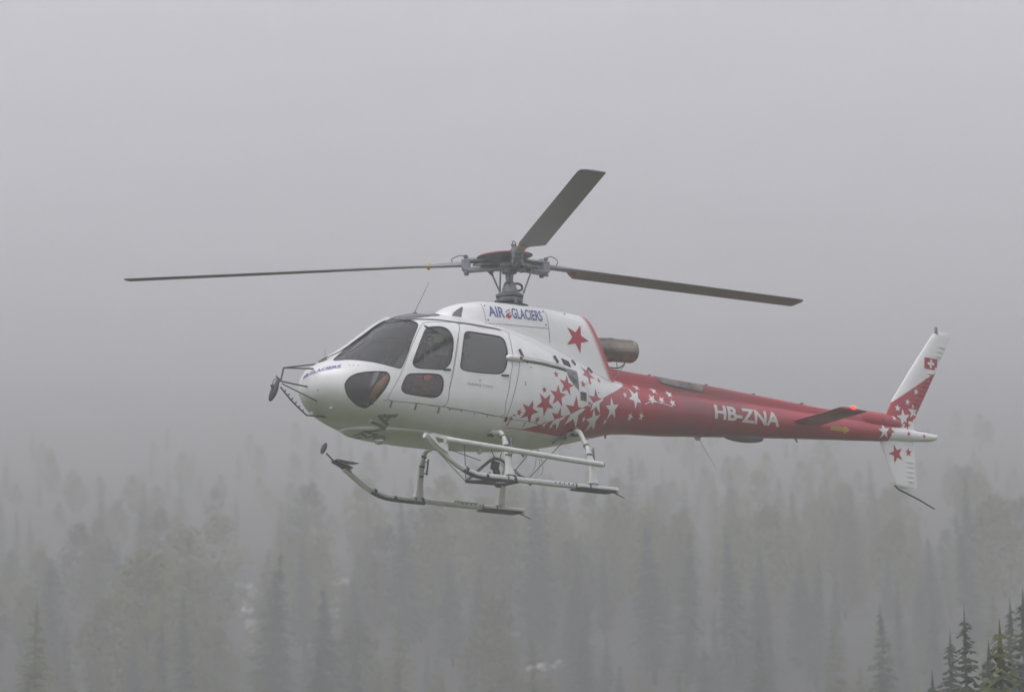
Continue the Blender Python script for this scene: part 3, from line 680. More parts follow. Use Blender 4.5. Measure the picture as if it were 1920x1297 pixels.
def cowl_mat():
    m = bpy.data.materials.new('cowl_livery'); m.use_nodes = True; MATS['cowl_livery'] = m
    n, l = m.node_tree.nodes, m.node_tree.links; b = n['Principled BSDF']; b.inputs['Roughness'].default_value = .3; b.inputs['Coat Weight'].default_value = .35
    tc = n.new('ShaderNodeTexCoord'); tc.object = heli; sp = n.new('ShaderNodeSeparateXYZ'); l.new(tc.outputs['Object'], sp.inputs[0])
    # distance ahead of the raked rear edge: red airbrushed band that widens downwards
    a = n.new('ShaderNodeMath'); a.operation = 'MULTIPLY_ADD'; a.inputs[1].default_value = .43; l.new(sp.outputs[2], a.inputs[0]); l.new(sp.outputs[0], a.inputs[2])
    mr = n.new('ShaderNodeMapRange'); mr.inputs[1].default_value = 1.145+.43*2.6-.15; mr.inputs[2].default_value = 1.145+.43*2.6-.045; mr.interpolation_type = 'SMOOTHSTEP'; l.new(a.outputs[0], mr.inputs[0])
    mx = n.new('ShaderNodeMix'); mx.data_type = 'RGBA'; mx.inputs[6].default_value = (*WHITE, 1); mx.inputs[7].default_value = (*RED, 1)
    l.new(mr.outputs[0], mx.inputs[0]); l.new(mx.outputs[2], b.inputs['Base Color'])
cowl_mat()
cps = np.linspace(-PI*.52, PI*.52, 61); cus = np.linspace(0, len(CW)-1, 90)
U, P = np.meshgrid(cus, cps, indexing='ij'); S = cowl_pt(U, P)
# intake mouth: a slanted crescent outline on each side of the nose of the cowling
mouth = [(-1.135, 2.33), (-1.10, 2.43), (-1.03, 2.49), (-.945, 2.535), (-1.00, 2.42), (-1.03, 2.31)]
m = MB(); n = len(cps); m.v = [tuple(x) for x in S.reshape(-1, 3)]; m.f = []
for i in range(len(cus)-1):
    for j in range(n-1):
        c = S[i:i+2, j:j+2].reshape(-1, 3).mean(0)
        m.f.append((i*n+j, i*n+j+1, (i+1)*n+j+1, (i+1)*n+j))
m.f += [tuple((len(cus)-1)*n+j for j in range(n))]; m.m = [0]*len(m.f)
cowl = m.build('engine_cowling', 'cowl_livery', heli, angle=50)
BV_W = bvh_of(cowl_pt, np.linspace(0, len(CW)-1, 120), np.linspace(-PI*.55, PI*.55, 121))
for s in (1, -1):
    # the scoop: a raised lip around a flat dark sheet for the mouth's shade
    ml = rounded(mouth, 4)
    decal('intake_mouth', poly_bm(ml), side(0, 0), (0, s, 0), [BV_W], .004, 'cabin_trim', cowl, .03)
    bm = poly_bm(*[[ml[i], ml[(i+1) % len(ml)], tuple(Vector(ml[(i+1) % len(ml)])*.985+Vector((-1.04, 2.42))*.015), tuple(Vector(ml[i])*.985+Vector((-1.04, 2.42))*.015)] for i in range(len(ml))])
    decal('intake_lip', bm, side(0, 0), (0, s, 0), [BV_W], .010, 'white_paint', cowl, 0)
    L = text_on('airline_name', 'AIR', -.615, -.36, 2.415, .155, 'blue_vinyl', [BV_W], cowl, s, .022, .018) if s > 0 else text_on('airline_name', 'AIR', .02, .285, 2.425, .155, 'blue_vinyl', [BV_W], cowl, s, .022, -.0)
    if s > 0: text_on('airline_name', 'GLACIERS', -.235, .285, 2.425, .155, 'blue_vinyl', [BV_W], cowl, s, .022, .02)
    else: text_on('airline_name', 'GLACIERS', -.615, -.10, 2.415, .155, 'blue_vinyl', [BV_W], cowl, s, .022, .0)
    x0 = -.345 if s > 0 else -.09
    decal('airline_emblem', poly_bm([(0, .02), (.05, -.01), (.105, .035), (.095, .085), (.02, .06)]), side(x0, 2.42), (0, s, 0), [BV_W], .003, 'red_vinyl', cowl)
    decal('airline_emblem', poly_bm([(.01, .065), (.09, .09), (.10, .125), (.04, .095)], [(.055, .04), (.095, .055), (.098, .07), (.06, .058)]), side(x0, 2.42), (0, s, 0), [BV_W], .0045, 'white_vinyl', cowl)
    decal('airline_emblem', poly_bm([(.0, .075), (.075, .115), (.10, .135), (.085, .135), (.02, .10)]), side(x0, 2.42), (0, s, 0), [BV_W], .0035, 'blue_vinyl', cowl)
    decal('star', poly_bm(star_loop(.215, 23)), side(.86, 2.26), (0, s, 0), [BV_W], .003, 'red_vinyl', cowl)
    for q in ([(-.68, 2.60), (-.68, 2.30)], [(-.68, 2.31), (.365, 2.345)], [(.365, 2.63), (.37, 2.345), (.38, 2.14)]): line_on('panel_joint', q, .007, 'grey_vinyl', [BV_W], cowl, s)
    for x, z in ((-.64, 2.57), (-.64, 2.36), (.33, 2.59), (.33, 2.39), (.72, 2.60)):
        m = MB(); h = BV_W.ray_cast(Vector((x, -s*3, z)), Vector((0, s, 0))); m.ellipsoid(h[0], (.014, .006, .014), 8, 5); m.build('fastener', 'dark_metal', cowl)
    # stay wires from the shoulder to the jet pipe
    m = MB(); m.tube([(1.12, -s*.375, 1.80), (1.52, -s*.22, 2.08)], .006, 6); m.tube([(1.50, -s*.36, 1.74), (1.86, -s*.16, 2.02)], .006, 6); m.build('stay_wire', 'hub_metal', cowl)
    line_on('shoulder_joint', [(1.02, 1.815), (1.30, 1.725), (1.45, 1.69)], .010, 'dark_metal', [BV_F], fuselage, s, .004)
# rotor mast opening plate
m = MB(); m.lathe([(.0, .0), (.26, .0), (.26, .02), (.2, .03), (0, .03)], (0, 0, 2.668), (0, 0, 1), 24); m.build('mast_base', 'dark_metal', cowl)
# ---- jet pipe
ax = Vector((.985, -.02, .03)).normalized(); ex = MB(); c0 = Vector((1.40, -.02, 2.235))
ex.lathe([(r*.88, h) for r, h in [(.12, -.1), (.17, .06), (.185, .16), (.192, .30), (.1935, .305), (.187, .31), (.186, .46), (.183, .66), (.176, .70), (.170, .71), (.160, .66), (.150, .2), (.0, .1)]], c0, ax, 36)
exo = ex.build('exhaust_pipe', 'exhaust_metal', heli)
m = MB(); m.lathe([(.171, .30), (.1735, .305), (.1735, .32), (.165, .325)], c0, ax, 36); m.lathe([(.160, .03), (.165, .035), (.165, .05), (.16, .06)], c0+ax*.61, ax, 36); m.build('clamp_band', 'exhaust_metal', exo)
m = MB(); m.tube(smooth_path([c0+Vector((.16, -.04, -.165)), c0+Vector((.2, -.05, -.24)), c0+Vector((.40, -.05, -.25)), c0+Vector((.50, -.05, -.20)), c0+Vector((.54, -.05, -.155))]), .010, 8); m.tube([c0+Vector((.40, -.05, -.25)), c0+Vector((.40, -.04, -.17))], .007, 6); m.build('drain_bracket', 'dark_metal', exo)
# ---- fittings on the side of the fuselage
def slab(name, x, z, w, h, d, mat, s, rot=0, targets=None, par=None):
    """small raised block set on the skin"""
    hit = BV_F.ray_cast(Vector((x, -s*3, z)), Vector((0, s, 0))); nrm = hit[1] if hit[1].y*s < 0 else -hit[1]
    q = Matrix.Rotation(R(rot), 3, 'Y'); fx = Vector((1, 0, 0)); fx = (fx-nrm*fx.dot(nrm)).normalized(); fz = nrm.cross(fx)*(-1 if s < 0 else 1)
    if fz.z < 0: fz = -fz
    a = math.radians(rot); e1 = fx*math.cos(a)+fz*math.sin(a); e2 = -fx*math.sin(a)+fz*math.cos(a)
    m = MB(); mt = Matrix((e1, nrm, e2)).transposed(); m.box(hit[0]+nrm*d*.35, (w, d, h), mt); return m.build(name, mat, par or fuselage, False, bevel=min(w, h, d)*.25)
for s in (1, -1):
    for dk, x, z in (('front_door', -1.72, 1.478), ('rear_door', -.77, 1.49)): slab('door_handle', x, z, .115, .020, .03, 'rubber', s, 2, par=doors[(dk, s)])
    for x, z in ((-2.51, .958), (-2.168, .944), (-1.816, .927)): slab('sill_vent', x, z, .024, .088, .012, 'grey_vinyl', s)
    for x, z in ((-.642, .865), (-.365, .875)): slab('sill_vent', x, z, .014, .078, .010, 'grey_vinyl', s, -8)
    slab('door_stop', -.71, .915, .022, .07, .035, 'rubber', s)
    line_on('sill_joint', [(-2.62, 1.004), (-2.15, .988), (-1.745, .978), (-1.2, .955), (-.79, .930), (-.68, .915), (-.30, .925), (-.02, .90)], .007, 'grey_vinyl', [BV_F], fuselage, s)
    line_on('hold_joint', [(-.49, 1.72), (-.575, 1.42), (-.65, 1.19), (-.70, .99), (-.715, .92)], .008, 'grey_vinyl', [BV_F], fuselage, s)
    line_on('hold_joint', [(.77, 1.62), (.775, 1.45), (.775, 1.25)], .006, 'grey_vinyl', [BV_F], fuselage, s)
    line_on('roof_gutter', [(-2.06, 2.19), (-1.9, 2.215), (-1.65, 2.222), (-1.3, 2.215), (-.9, 2.205), (-.60, 2.19)], .017, 'rubber', [BV_F], fuselage, s, .006)
    # sliding door rail and its carriage
    rl = [(-.44, 1.763), (-.1, 1.757), (.2, 1.738), (.37, 1.722)]
    bm = bmesh.new(); bm.free()
    pts = []
    for x, z in rl:
        h = BV_F.ray_cast(Vector((x, -s*3, z)), Vector((0, s, 0))); pts.append(h[0]+Vector((0, -s*.018, 0)))
    m = MB(); m.tube(smooth_path(pts), .020, 8); ro = m.build('door_rail', 'white_paint', fuselage)
    line_on('rail_slot', [(x, z-.035) for x, z in rl], .018, 'dark_metal', [BV_F], fuselage, s, .006)
    line_on('rail_slot', [(x, z+.030) for x, z in rl], .008, 'grey_vinyl', [BV_F], fuselage, s, .006)
    h = BV_F.ray_cast(Vector((-.56, -s*3, 1.757)), Vector((0, s, 0)))[0]
    m = MB(); m.tube([h+Vector((-.14, -s*.0, -.005)), h+Vector((-.12, -s*.022, -.005)), h+Vector((.08, -s*.024, 0)), h+Vector((.125, -s*.01, 0))], [.03, .042, .042, .02], 12, flat=((0, 0, 1), 1.0)); cg = m.build('rail_carriage', 'white_paint', fuselage)
    m = MB(); m.ellipsoid(h+Vector((.06, -s*.062, 0)), (.028, .008, .026), 10, 6); m.build('carriage_mark', 'red_vinyl', cg)
    for x, z, hh in ((-.435, 1.842, .12), (.225, 1.838, .12), (.63, 1.855, .085), (.99, 1.80, .10)): slab('hinge', x, z, .034, hh, .03, 'dark_metal', s, 12)
    slab('vent', .437, 1.822, .15, .105, .012, 'rubber', s, 0); slab('vent', .672, 1.367, .125, .12, .010, 'dark_metal', s, 0)
    bmq = poly_bm(rounded([(.395, 1.725), (.59, 1.72), (.605, 1.70), (.585, 1.47), (.565, 1.445), (.41, 1.575), (.385, 1.65)], 4)); decal('fuel_panel', bmq, side(0, 0), (0, s, 0), [BV_F], .004, 'panel_grey', fuselage)
    h = BV_F.ray_cast(Vector((.505, -s*3, 1.615)), Vector((0, s, 0))); nn_ = h[1] if h[1].y*s < 0 else -h[1]
    m = MB(); m.lathe([(.075, .004), (.078, .012), (.066, .016), (.058, .008), (.045, .010), (.043, .022), (0, .024)], h[0], nn_, 20); m.build('fuel_cap', 'hub_metal', fuselage)
    for x, z in ((-1.648, .947), (-1.46, .941), (-1.241, .929), (-1.022, .919), (-.60, .975), (-.575, .97), (-.43, 1.43), (-.425, 1.40), (-.30, 1.66), (1.02, 1.47), (.08, .945), (-.36, 1.71)): slab('fastener', x, z, .016, .016, .006, 'dark_metal', s)
    for x, z in ((-3.0, 1.475), (-2.96, 1.475), (-2.91, 1.472)): slab('fastener', x, z, .012, .012, .005, 'dark_metal', s)
    text_on('sponsor_name', 'HAMILTON', -1.395, -.985, 1.30, .035, 'grey_vinyl', [BV_F], doors[('rear_door', s)], s, .0, -.02*s, .003, 1.15)
    slab('sponsor_mark', -1.19, 1.383, .03, .014, .004, 'grey_vinyl', s, 0, par=doors[('rear_door', s)])
    # yaw cues: small clips and static ports on the nose
    slab('nose_port', -3.33, 1.15, .014, .014, .008, 'dark_metal', s); slab('nose_clip', -3.13, .925, .03, .06, .02, 'white_paint', s, 10); slab('nose_clip', -2.62, .77, .03, .09, .012, 'white_paint', s, 10)
    slab('step_mark', -2.52, .835, .022, .05, .010, 'grey_vinyl', s, 35)
# airline name across the nose and registration under the belly
bm, w = text_bm('AIR-GLACIERS', .055, .03, 1, 0, 1.0)
k = .56/w
for v in bm.verts: v.co.x *= k
def nose_place(a, b):
    t = a/.56; return Vector((-3.40+.27*t*t+.04*t, .06-.47*t, 1.335+.105*t+b*.95))
decal('airline_name', bm, nose_place, (.80, .55, -.12), [BV_F], .003, 'blue_vinyl', fuselage, .04)
bm, w = text_bm('HB-ZNA', .235, .03)
k = 1.30/w
for v in bm.verts: v.co.x *= k
BELLY_TEXT = bm
# centre post, windscreen beads, wiper
cpt = [(u, 0.) for u in np.linspace(.60, 1.16, 16)]
pp = fus(np.array([c[0] for c in cpt]), np.zeros(16)); m = MB()
m.tube([tuple(q+np.array([-.003, 0, .004])) for q in pp], .030, 8, flat=((0, 1, 0), 1.25)); m.build('centre_post', 'white_paint', heli)
for s in (1, -1):
    m = MB(); q = fus(np.linspace(.62, 1.12, 14), np.full(14, .052*s)); m.tube([tuple(x+np.array([-.004, 0, .006])) for x in q], .008, 6); m.build('windscreen_bead', 'rubber', heli)
q = fus(np.array([.50, .60, .75, .92]), np.array([.10, .16, .30, .30])); m = MB(); m.tube([tuple(x+np.array([-.02, 0, .02])) for x in q], .007, 6); m.build('wiper', 'rubber', heli)
m = MB(); m.box((-3.12, -.02, 1.60), (.10, .07, .035), Matrix.Rotation(R(-28), 3, 'Y')); m.tube([(-3.08, -.02, 1.60), (-3.085, -.02, 1.76)], [.004, .002], 6); m.build('nose_sensor', 'hub_metal', heli, False)
# roof aerial, belly lamp, belly fairing
m = MB(); m.lathe([(.035, -.02), (.03, .02), (.012, .035), (.006, .05)], (-1.60, 0, 2.40), (0, 0, 1), 12); m.tube([(-1.60, 0, 2.43), (-1.36, 0, 2.87)], [.006, .003], 6); m.build('roof_aerial', 'hub_metal', heli)
ll = MB(); ll.lathe([(.03, .09), (.07, .06), (.082, 0), (.080, -.03), (.07, -.05), (.0, -.058)], (-2.27, -.10, .62), (.35, .3, 1), 20); lo = ll.build('landing_lamp', 'hub_metal', heli)
m = MB(); m.ellipsoid((-2.285, -.115, .575), (.072, .072, .05), 16, 9); m.build('lamp_lens', 'lamp_glass', lo)
m = MB()
m.ellipsoid((-1.38, 0, .705), (1.42, .56, .100), 40, 12)
fair = m.build('belly_fairing', 'livery', fuselage, angle=180)
decal('registration', BELLY_TEXT, lambda a, b: Vector((-2.36-b, .62-a, 0)), (0, 0, 1), [BV_F, fin_bvh(fair)], .003, 'belly_grey', fuselage, .05)
m = MB(); m.box((-.62, -.1, .60), (.05, .05, .10)); m.build('belly_port', 'white_paint', fuselage, False, .01)

# ---- landing gear
SKID = [(.98, .048), (.3, .048), (-.5, .052), (-1.25, .058), (-1.45, .085), (-1.68, .165), (-1.88, .285), (-2.05, .395), (-2.17, .475)]
for s in (-1, 1):                                             # -1 port, +1 starboard
    y = s*1.08
    pth = SKID if s < 0 else SKID[:-1]
    m = MB(); m.tube(smooth_path([(x, y, z) for x, z in pth], 5), .041, 14); sk = m.build('skid', 'gear_paint', heli)
    # worn black wear shoe under the bend
    m = MB(); m.tube(smooth_path([(-.72, y, .033), (-1.25, y, .039), (-1.45, y, .066), (-1.60, y, .118)], 5), .037, 12); m.build('wear_shoe', 'black_tread', sk)
    for x in (-1.55, -1.22, -.76):
        m = MB(); zc_ = .118 if x < -1.5 else .054; m.tube([(x-.022, y, zc_+(.012 if x < -1.5 else 0)), (x+.022, y, zc_-(.012 if x < -1.5 else 0))], .0435, 12); m.build('shoe_clamp', 'black_tread', sk)
    # slotted anti-sink plate and its spring strip
    pl = MB(); x0, x1, hw = .30, .86, .125
    pl.prism([(x0-.06, .012), (x0, 0), (x1, 0), (x1+.03, .012), (x1, .022), (x0, .022)], y-hw, y-hw+.04); pl.prism([(x0-.06, .012), (x0, 0), (x1, 0), (x1+.03, .012), (x1, .022), (x0, .022)], y+hw-.04, y+hw)
    pl.box((x0-.0, y, .011), (.07, .20, .020)); pl.box((x1, y, .011), (.06, .20, .020))
    for k in range(6): pl.box((x0+.085+k*.075, y, .011), (.045, .20, .020), Matrix.Rotation(R(18), 3, 'Z'))
    po = pl.build('anti_sink_plate', 'black_tread', sk, False)
    m = MB(); m.tube([(.80, y, .03), (.95, y, .0), (1.10, y, -.05)], [.016, .014, .010], 8, flat=((0, 0, 1), .4)); m.build('spring_strip', 'dark_metal', sk)
    for k in range(5):
        m = MB(); m.ellipsoid((-.10+k*.075, y-.044, .062), (.012, .008, .012), 8, 5); m.build('bolt', 'dark_metal', sk)
    if s > 0:
        m = MB(); m.box((-.02, y-.012, .094), (.42, .05, .010)); m.build('wear_strip', 'white_paint', sk, False)
    for x in (.26, -.88, .5):
        m = MB(); m.tube([(x-.012, y, .049), (x+.012, y, .049)], .046, 14); m.build('clamp', 'hub_metal', sk)
# cross tubes with faired legs
for cx, top in ((-.82, .74), (.58, .875)):
    arch = [(-1.08, .06), (-1.045, .25), (-1.0, .46), (-.955, .60), (-.88, .705), (-.78, top-.02), (-.66, top), (-.48, top-.02), (-.25, top-.05), (0, top-.06)]
    arch = arch+[(-a, b) for a, b in arch[-2::-1]]
    m = MB(); m.tube(smooth_path([(cx, a, b) for a, b in arch], 5), .033, 12); ct = m.build('cross_tube', 'gear_paint', heli)
    for s in (-1, 1):
        m = MB(); pts = smooth_path([(cx, s*1.065, .10), (cx, s*1.04, .26), (cx, s*1.0, .46), (cx, s*.965, .57)], 5)
        k = len(pts); m.tube(pts, [.048+.04*(1-i/(k-1))**4 for i in range(k)], 14, flat=((0, 1, 0), .72)); fa = m.build('leg_fairing', 'gear_paint', ct)
        for q in ((s*1.02, .38), (s*.985, .51), (s*.925, .645)):
            m = MB(); d = Vector((0, -s*.22, 1)).normalized() if q[1] < .6 else Vector((0, -s*.6, .8)).normalized(); p = Vector((cx, q[0], q[1])); m.tube([p-d*.010, p+d*.010], .048 if q[1] < .6 else .041, 12); m.build('strap', 'rubber', ct)
        m = MB(); m.tube([(cx+.085, s*.99, .40), (cx+.095, s*.96, .62)], [.014, .014], 8); m.tube([(cx+.045, s*.99, .42), (cx+.10, s*.985, .425)], .010, 6); m.tube([(cx+.045, s*.97, .58), (cx+.10, s*.965, .585)], .010, 6); m.build('leg_pipe', 'hub_metal', ct)
        m = MB(); m.tube([(cx-.03, s*.64, top), (cx+.03, s*.64, top)], .055, 14); m.build('saddle_clamp', 'dark_metal', ct)
# long boarding step on the port side with its forward gusset
m = MB(); m.tube(smooth_path([(-1.93, -1.16, .475), (-1.80, -1.18, .467), (-.95, -1.22, .42), (0, -1.22, .375), (.55, -1.22, .355), (.63, -1.22, .352)], 5), .038, 14); stp = m.build('boarding_step', 'gear_paint', heli)
m = MB(); m.tube([(.625, -1.22, .353), (.645, -1.22, .352)], .033, 14); m.build('end_plug', 'rubber', stp)
for x in (-.82, .58):
    m = MB(); m.tube([(x, -1.22, .40 if x < 0 else .345), (x, -1.00, .42 if x < 0 else .38)], .020, 8); m.tube([(x-.025, -1.01, .41), (x+.025, -1.01, .41)], .062, 12); m.build('step_bracket', 'gear_paint', stp)
m = MB()
g_o = [(-2.22, .525), (-2.12, .545), (-1.80, .515), (-1.775, .50), (-1.895, .435), (-1.885, .30), (-2.04, .375)]; g_i = [(-2.10, .495), (-1.96, .48), (-1.955, .43), (-2.055, .425)]
k = len(g_o)
for y0, y1 in ((-1.155, -1.135),):
    v2_, t_ = cdt([], [g_o, g_i]); t_ = [x for x in t_ if inside(g_o, tuple(sum(v2_[i][q] for i in x)/3 for q in (0, 1))) and not inside(g_i, tuple(sum(v2_[i][q] for i in x)/3 for q in (0, 1)))]
    m.add([(a, y0, b) for a, b in v2_], t_); m.add([(a, y1, b) for a, b in v2_], [tuple(reversed(x)) for x in t_])
    for L in (g_o, g_i):
        for i in range(len(L)): m.add([(L[i][0], y0, L[i][1]), (L[(i+1) % len(L)][0], y0, L[(i+1) % len(L)][1]), (L[(i+1) % len(L)][0], y1, L[(i+1) % len(L)][1]), (L[i][0], y1, L[i][1])], [(0, 1, 2, 3)])
m.build('step_gusset', 'gear_paint', stp, False)
m = MB(); m.tube([(-2.235, -1.10, .515), (-2.16, -1.09, .49)], [.036, .05], 12); m.build('skid_cap', 'gear_paint', stp)
# starboard skid: forward deck plate and look-down mirror
m = MB(); m.prism([(-2.20, .475), (-1.96, .385), (-1.97, .405), (-2.18, .49)], .98, 1.18); m.prism([(-2.22, .49), (-1.84, .472), (-1.84, .479), (-2.20, .505)], 1.02, 1.16); dk = m.build('deck_plate', 'hub_metal', heli, False)
m = MB(); m.prism([(-2.22, .478), (-1.95, .335), (-1.96, .36), (-2.21, .495)], 1.03, 1.13); m.build('grip_strip', 'black_tread', dk, False)
m = MB(); m.tube(smooth_path([(-2.05, 1.08, .40), (-2.20, 1.08, .475), (-2.33, 1.09, .58)], 4), .012, 8); mr_ = m.build('mirror_stalk', 'dark_metal', heli)
rt = Matrix.Rotation(R(24), 3, 'Y'); m = MB(); m.ellipsoid((-2.37, 1.09, .645), (.030, .055, .088), 16, 9, 0, rt); m.build('mirror_head', 'rubber', mr_)
# ---- cargo swing under the belly
sw = MB(); A = Vector((-.78, 0, .17)); B1 = Vector((.06, -.27, .225)); B2 = Vector((.06, .27, .235)); T1 = Vector((-.28, 0, .53))
sw.tube([A, B1], .020, 8); sw.tube([A, B2], .020, 8); sw.tube([B1, B2], .020, 8)
swo = sw.build('cargo_swing', 'dark_metal', heli)
m = MB(); m.tube(smooth_path([A+Vector((.02, 0, .02)), (-.52, 0, .38), (-.36, 0, .50), T1, (-.14, 0, .50), (.05, 0, .38), (.32, 0, .22)], 5), .022, 8); m.build('swing_bow', 'hub_metal', swo)
m = MB(); m.box((-.29, 0, .43), (.10, .07, .12), Matrix.Rotation(R(12), 3, 'Y')); m.box((-.26, 0, .32), (.08, .06, .12), Matrix.Rotation(R(-15), 3, 'Y')); m.tube(smooth_path([(-.26, 0, .26), (-.30, 0, .20), (-.27, 0, .15), (-.20, 0, .15), (-.18, 0, .20)], 5), .016, 8); m.tube([(-.36, .02, .34), (-.40, .02, .27), (-.34, .02, .22)], .012, 6); m.build('cargo_hook', 'dark_metal', swo, False, .008)
for a, b in ((A, (-1.05, -.35, .66)), (A, (-1.05, .35, .66)), (B1, (.62, -.36, .80)), (B2, (.62, .36, .80)), (T1+Vector((-.25, 0, -.05)), (-1.20, 0, .62)), (T1+Vector((0, 0, -.02)), (-.42, -.1, .63)), (T1+Vector((.06, 0, -.02)), (-.10, .1, .64))):
    m = MB(); m.tube([a, b], .006, 6); m.build('stay_cable', 'dark_metal', swo)
for k, (dx, dz) in enumerate(((0, 0), (.09, -.03), (.16, .03))):
    m = MB(); m.tube(smooth_path([(-.22, -.02, .47), (-.02+dx, -.04, .30+dz), (.16+dx, -.06, .27+dz), (.30+dx, -.08, .40), (.34+dx*.6, -.1, .56), (.28+dx*.5, -.12, .70)], 6), .007, 6); m.build('hose', 'gear_paint', swo)
m = MB(); m.box((.16, 0, .68), (.14, .10, .05)); m.tube([(.14, 0, .67), (.20, 0, .60)], .015, 6); m.build('belly_fitting', 'dark_metal', swo, False)
m = MB(); m.box((.52, -.46, .86), (.12, .10, .10), Matrix.Rotation(R(30), 3, 'X')); m.tube([(.50, -.44, .84), (.40, -.40, .74)], .018, 6); m.build('gear_damper', 'hub_metal', swo, False)
# ---- sling mirrors on a rod frame ahead of the nose
nm = MB(); Tn = Vector((-3.73, 0, 1.445)); Mn = Vector((-3.78, 0, 1.26))
nm.tube([Tn, (-3.15, .06, 1.565)], .010, 8); nm.tube([Tn, (-3.26, -.10, 1.46)], .010, 8); nm.tube([Tn, Mn, (-3.84, .02, 1.33)], .012, 8)
nm.tube([Mn, (-3.36, -.04, 1.215)], .011, 8); nm.tube([Mn+Vector((.02, 0, -.03)), (-3.28, -.12, 1.02)], .009, 8); nm.tube(smooth_path([Mn+Vector((0, 0, -.08)), (-3.58, .05, 1.03), (-3.36, .06, .875), (-3.28, .06, .855), (-2.84, .02, .865), (-2.74, .0, .90)], 5), .011, 8)
nmo = nm.build('mirror_frame', 'dark_metal', heli)
rt = Matrix.Rotation(R(24), 3, 'Y'); m = MB(); m.ellipsoid((-3.875, .02, 1.115), (.042, .065, .150), 18, 10, 0, rt); m.build('mirror_head', 'rubber', nmo)
m = MB(); m.ellipsoid((-3.76, .10, 1.27), (.022, .05, .05), 12, 7, 0, rt); m.tube([(-3.92, 0, 1.20), (-3.90, 0, 1.13)], .02, 8); m.tube(smooth_path([(-3.92, .0, 1.17), (-3.88, .0, 1.27), (-3.80, .0, 1.30)], 4), .006, 6); m.build('mirror_clamp', 'dark_metal', nmo)
for k in range(6):
    m = MB(); t = k/5; p = Vector((-3.70, .03, 1.13)).lerp(Vector((-3.40, .06, .90)), t); m.box(p+Vector((.012, 0, .015)), (.014, .012, .03), Matrix.Rotation(R(35), 3, 'Y')); m.build('cable_tie', 'rubber', nmo, False)
# ---- rotor
HUBZ = 3.295
m = MB(); m.lathe([(.07, 2.70), (.07, 2.86), (.055, 2.90), (.052, 3.05), (.058, 3.14), (.08, 3.18), (.08, 3.25), (0, 3.26)], (0, 0, 0), (0, 0, 1), 24); mast = m.build('rotor_mast', 'hub_metal', heli)
m = MB(); m.lathe([(.14, 2.72), (.175, 2.735), (.185, 2.76), (.185, 2.785), (.165, 2.80), (.192, 2.81), (.195, 2.84), (.165, 2.86), (.115, 2.87), (.10, 2.94), (.075, 3.01), (.065, 3.02)], (0, 0, 0), (0, 0, 1), 28); m.build('swashplate', 'hub_metal', mast)
m = MB(); pth = [(.10+.075*math.cos(a), -.06, 2.955+.05*math.sin(a)) for a in np.linspace(0, 2*PI, 15)]; m.tube(pth, .016, 8, cap=False); m.build('scissor_link', 'dark_metal', mast)
AZ = [(139.6, -1.0, 'yellow_vinyl'), (.8, .62, 'red_vinyl'), (-115.6, .70, 'yellow_vinyl')]
# starflex hub: a flat body with three tapering arms
m = MB(); v = []; ring_ = []
for q in range(72):
    a = R(q*5); d = min(abs((q*5-z[0]+180) % 360-180) for z in AZ)
    r = .17+.36*max(0, 1-d/26)**1.6; ring_.append((r*math.cos(a), r*math.sin(a), r))
for z0, k in ((.0, 1), (.055, .93)): v += [(x*k, y*k, HUBZ-.03+z0) for x, y, r in ring_]
m.v = v; m.f = [tuple(range(71, -1, -1)), tuple(range(72, 144))]+[(i, (i+1) % 72, 72+(i+1) % 72, 72+i) for i in range(72)]; m.m = [0]*len(m.f)
hub = m.build('rotor_hub', 'hub_metal', heli, False, .006)
m = MB(); m.lathe([(.0, -.16), (.10, -.15), (.13, -.06), (.17, -.03)], (0, 0, HUBZ), (0, 0, 1), 20); m.build('hub_body', 'hub_metal', hub)
m = MB(); m.lathe([(.10, .02), (.16, .03), (.20, .05), (.30, .075), (.375, .085), (.385, .095), (.37, .105), (.27, .125), (.14, .14), (0, .145)], (-.07, 0, HUBZ-.01), (-.05, 0, 1), 32); hcap = m.build('hub_cap', 'hub_metal', hub)
m = MB(); m.lathe([(.388, .090), (.388, .098), (.372, .108), (.272, .128), (.14, .143), (0, .148)], (-.07, 0, HUBZ-.01), (-.05, 0, 1), 32); m.build('cap_top', 'cap_paint', hcap)
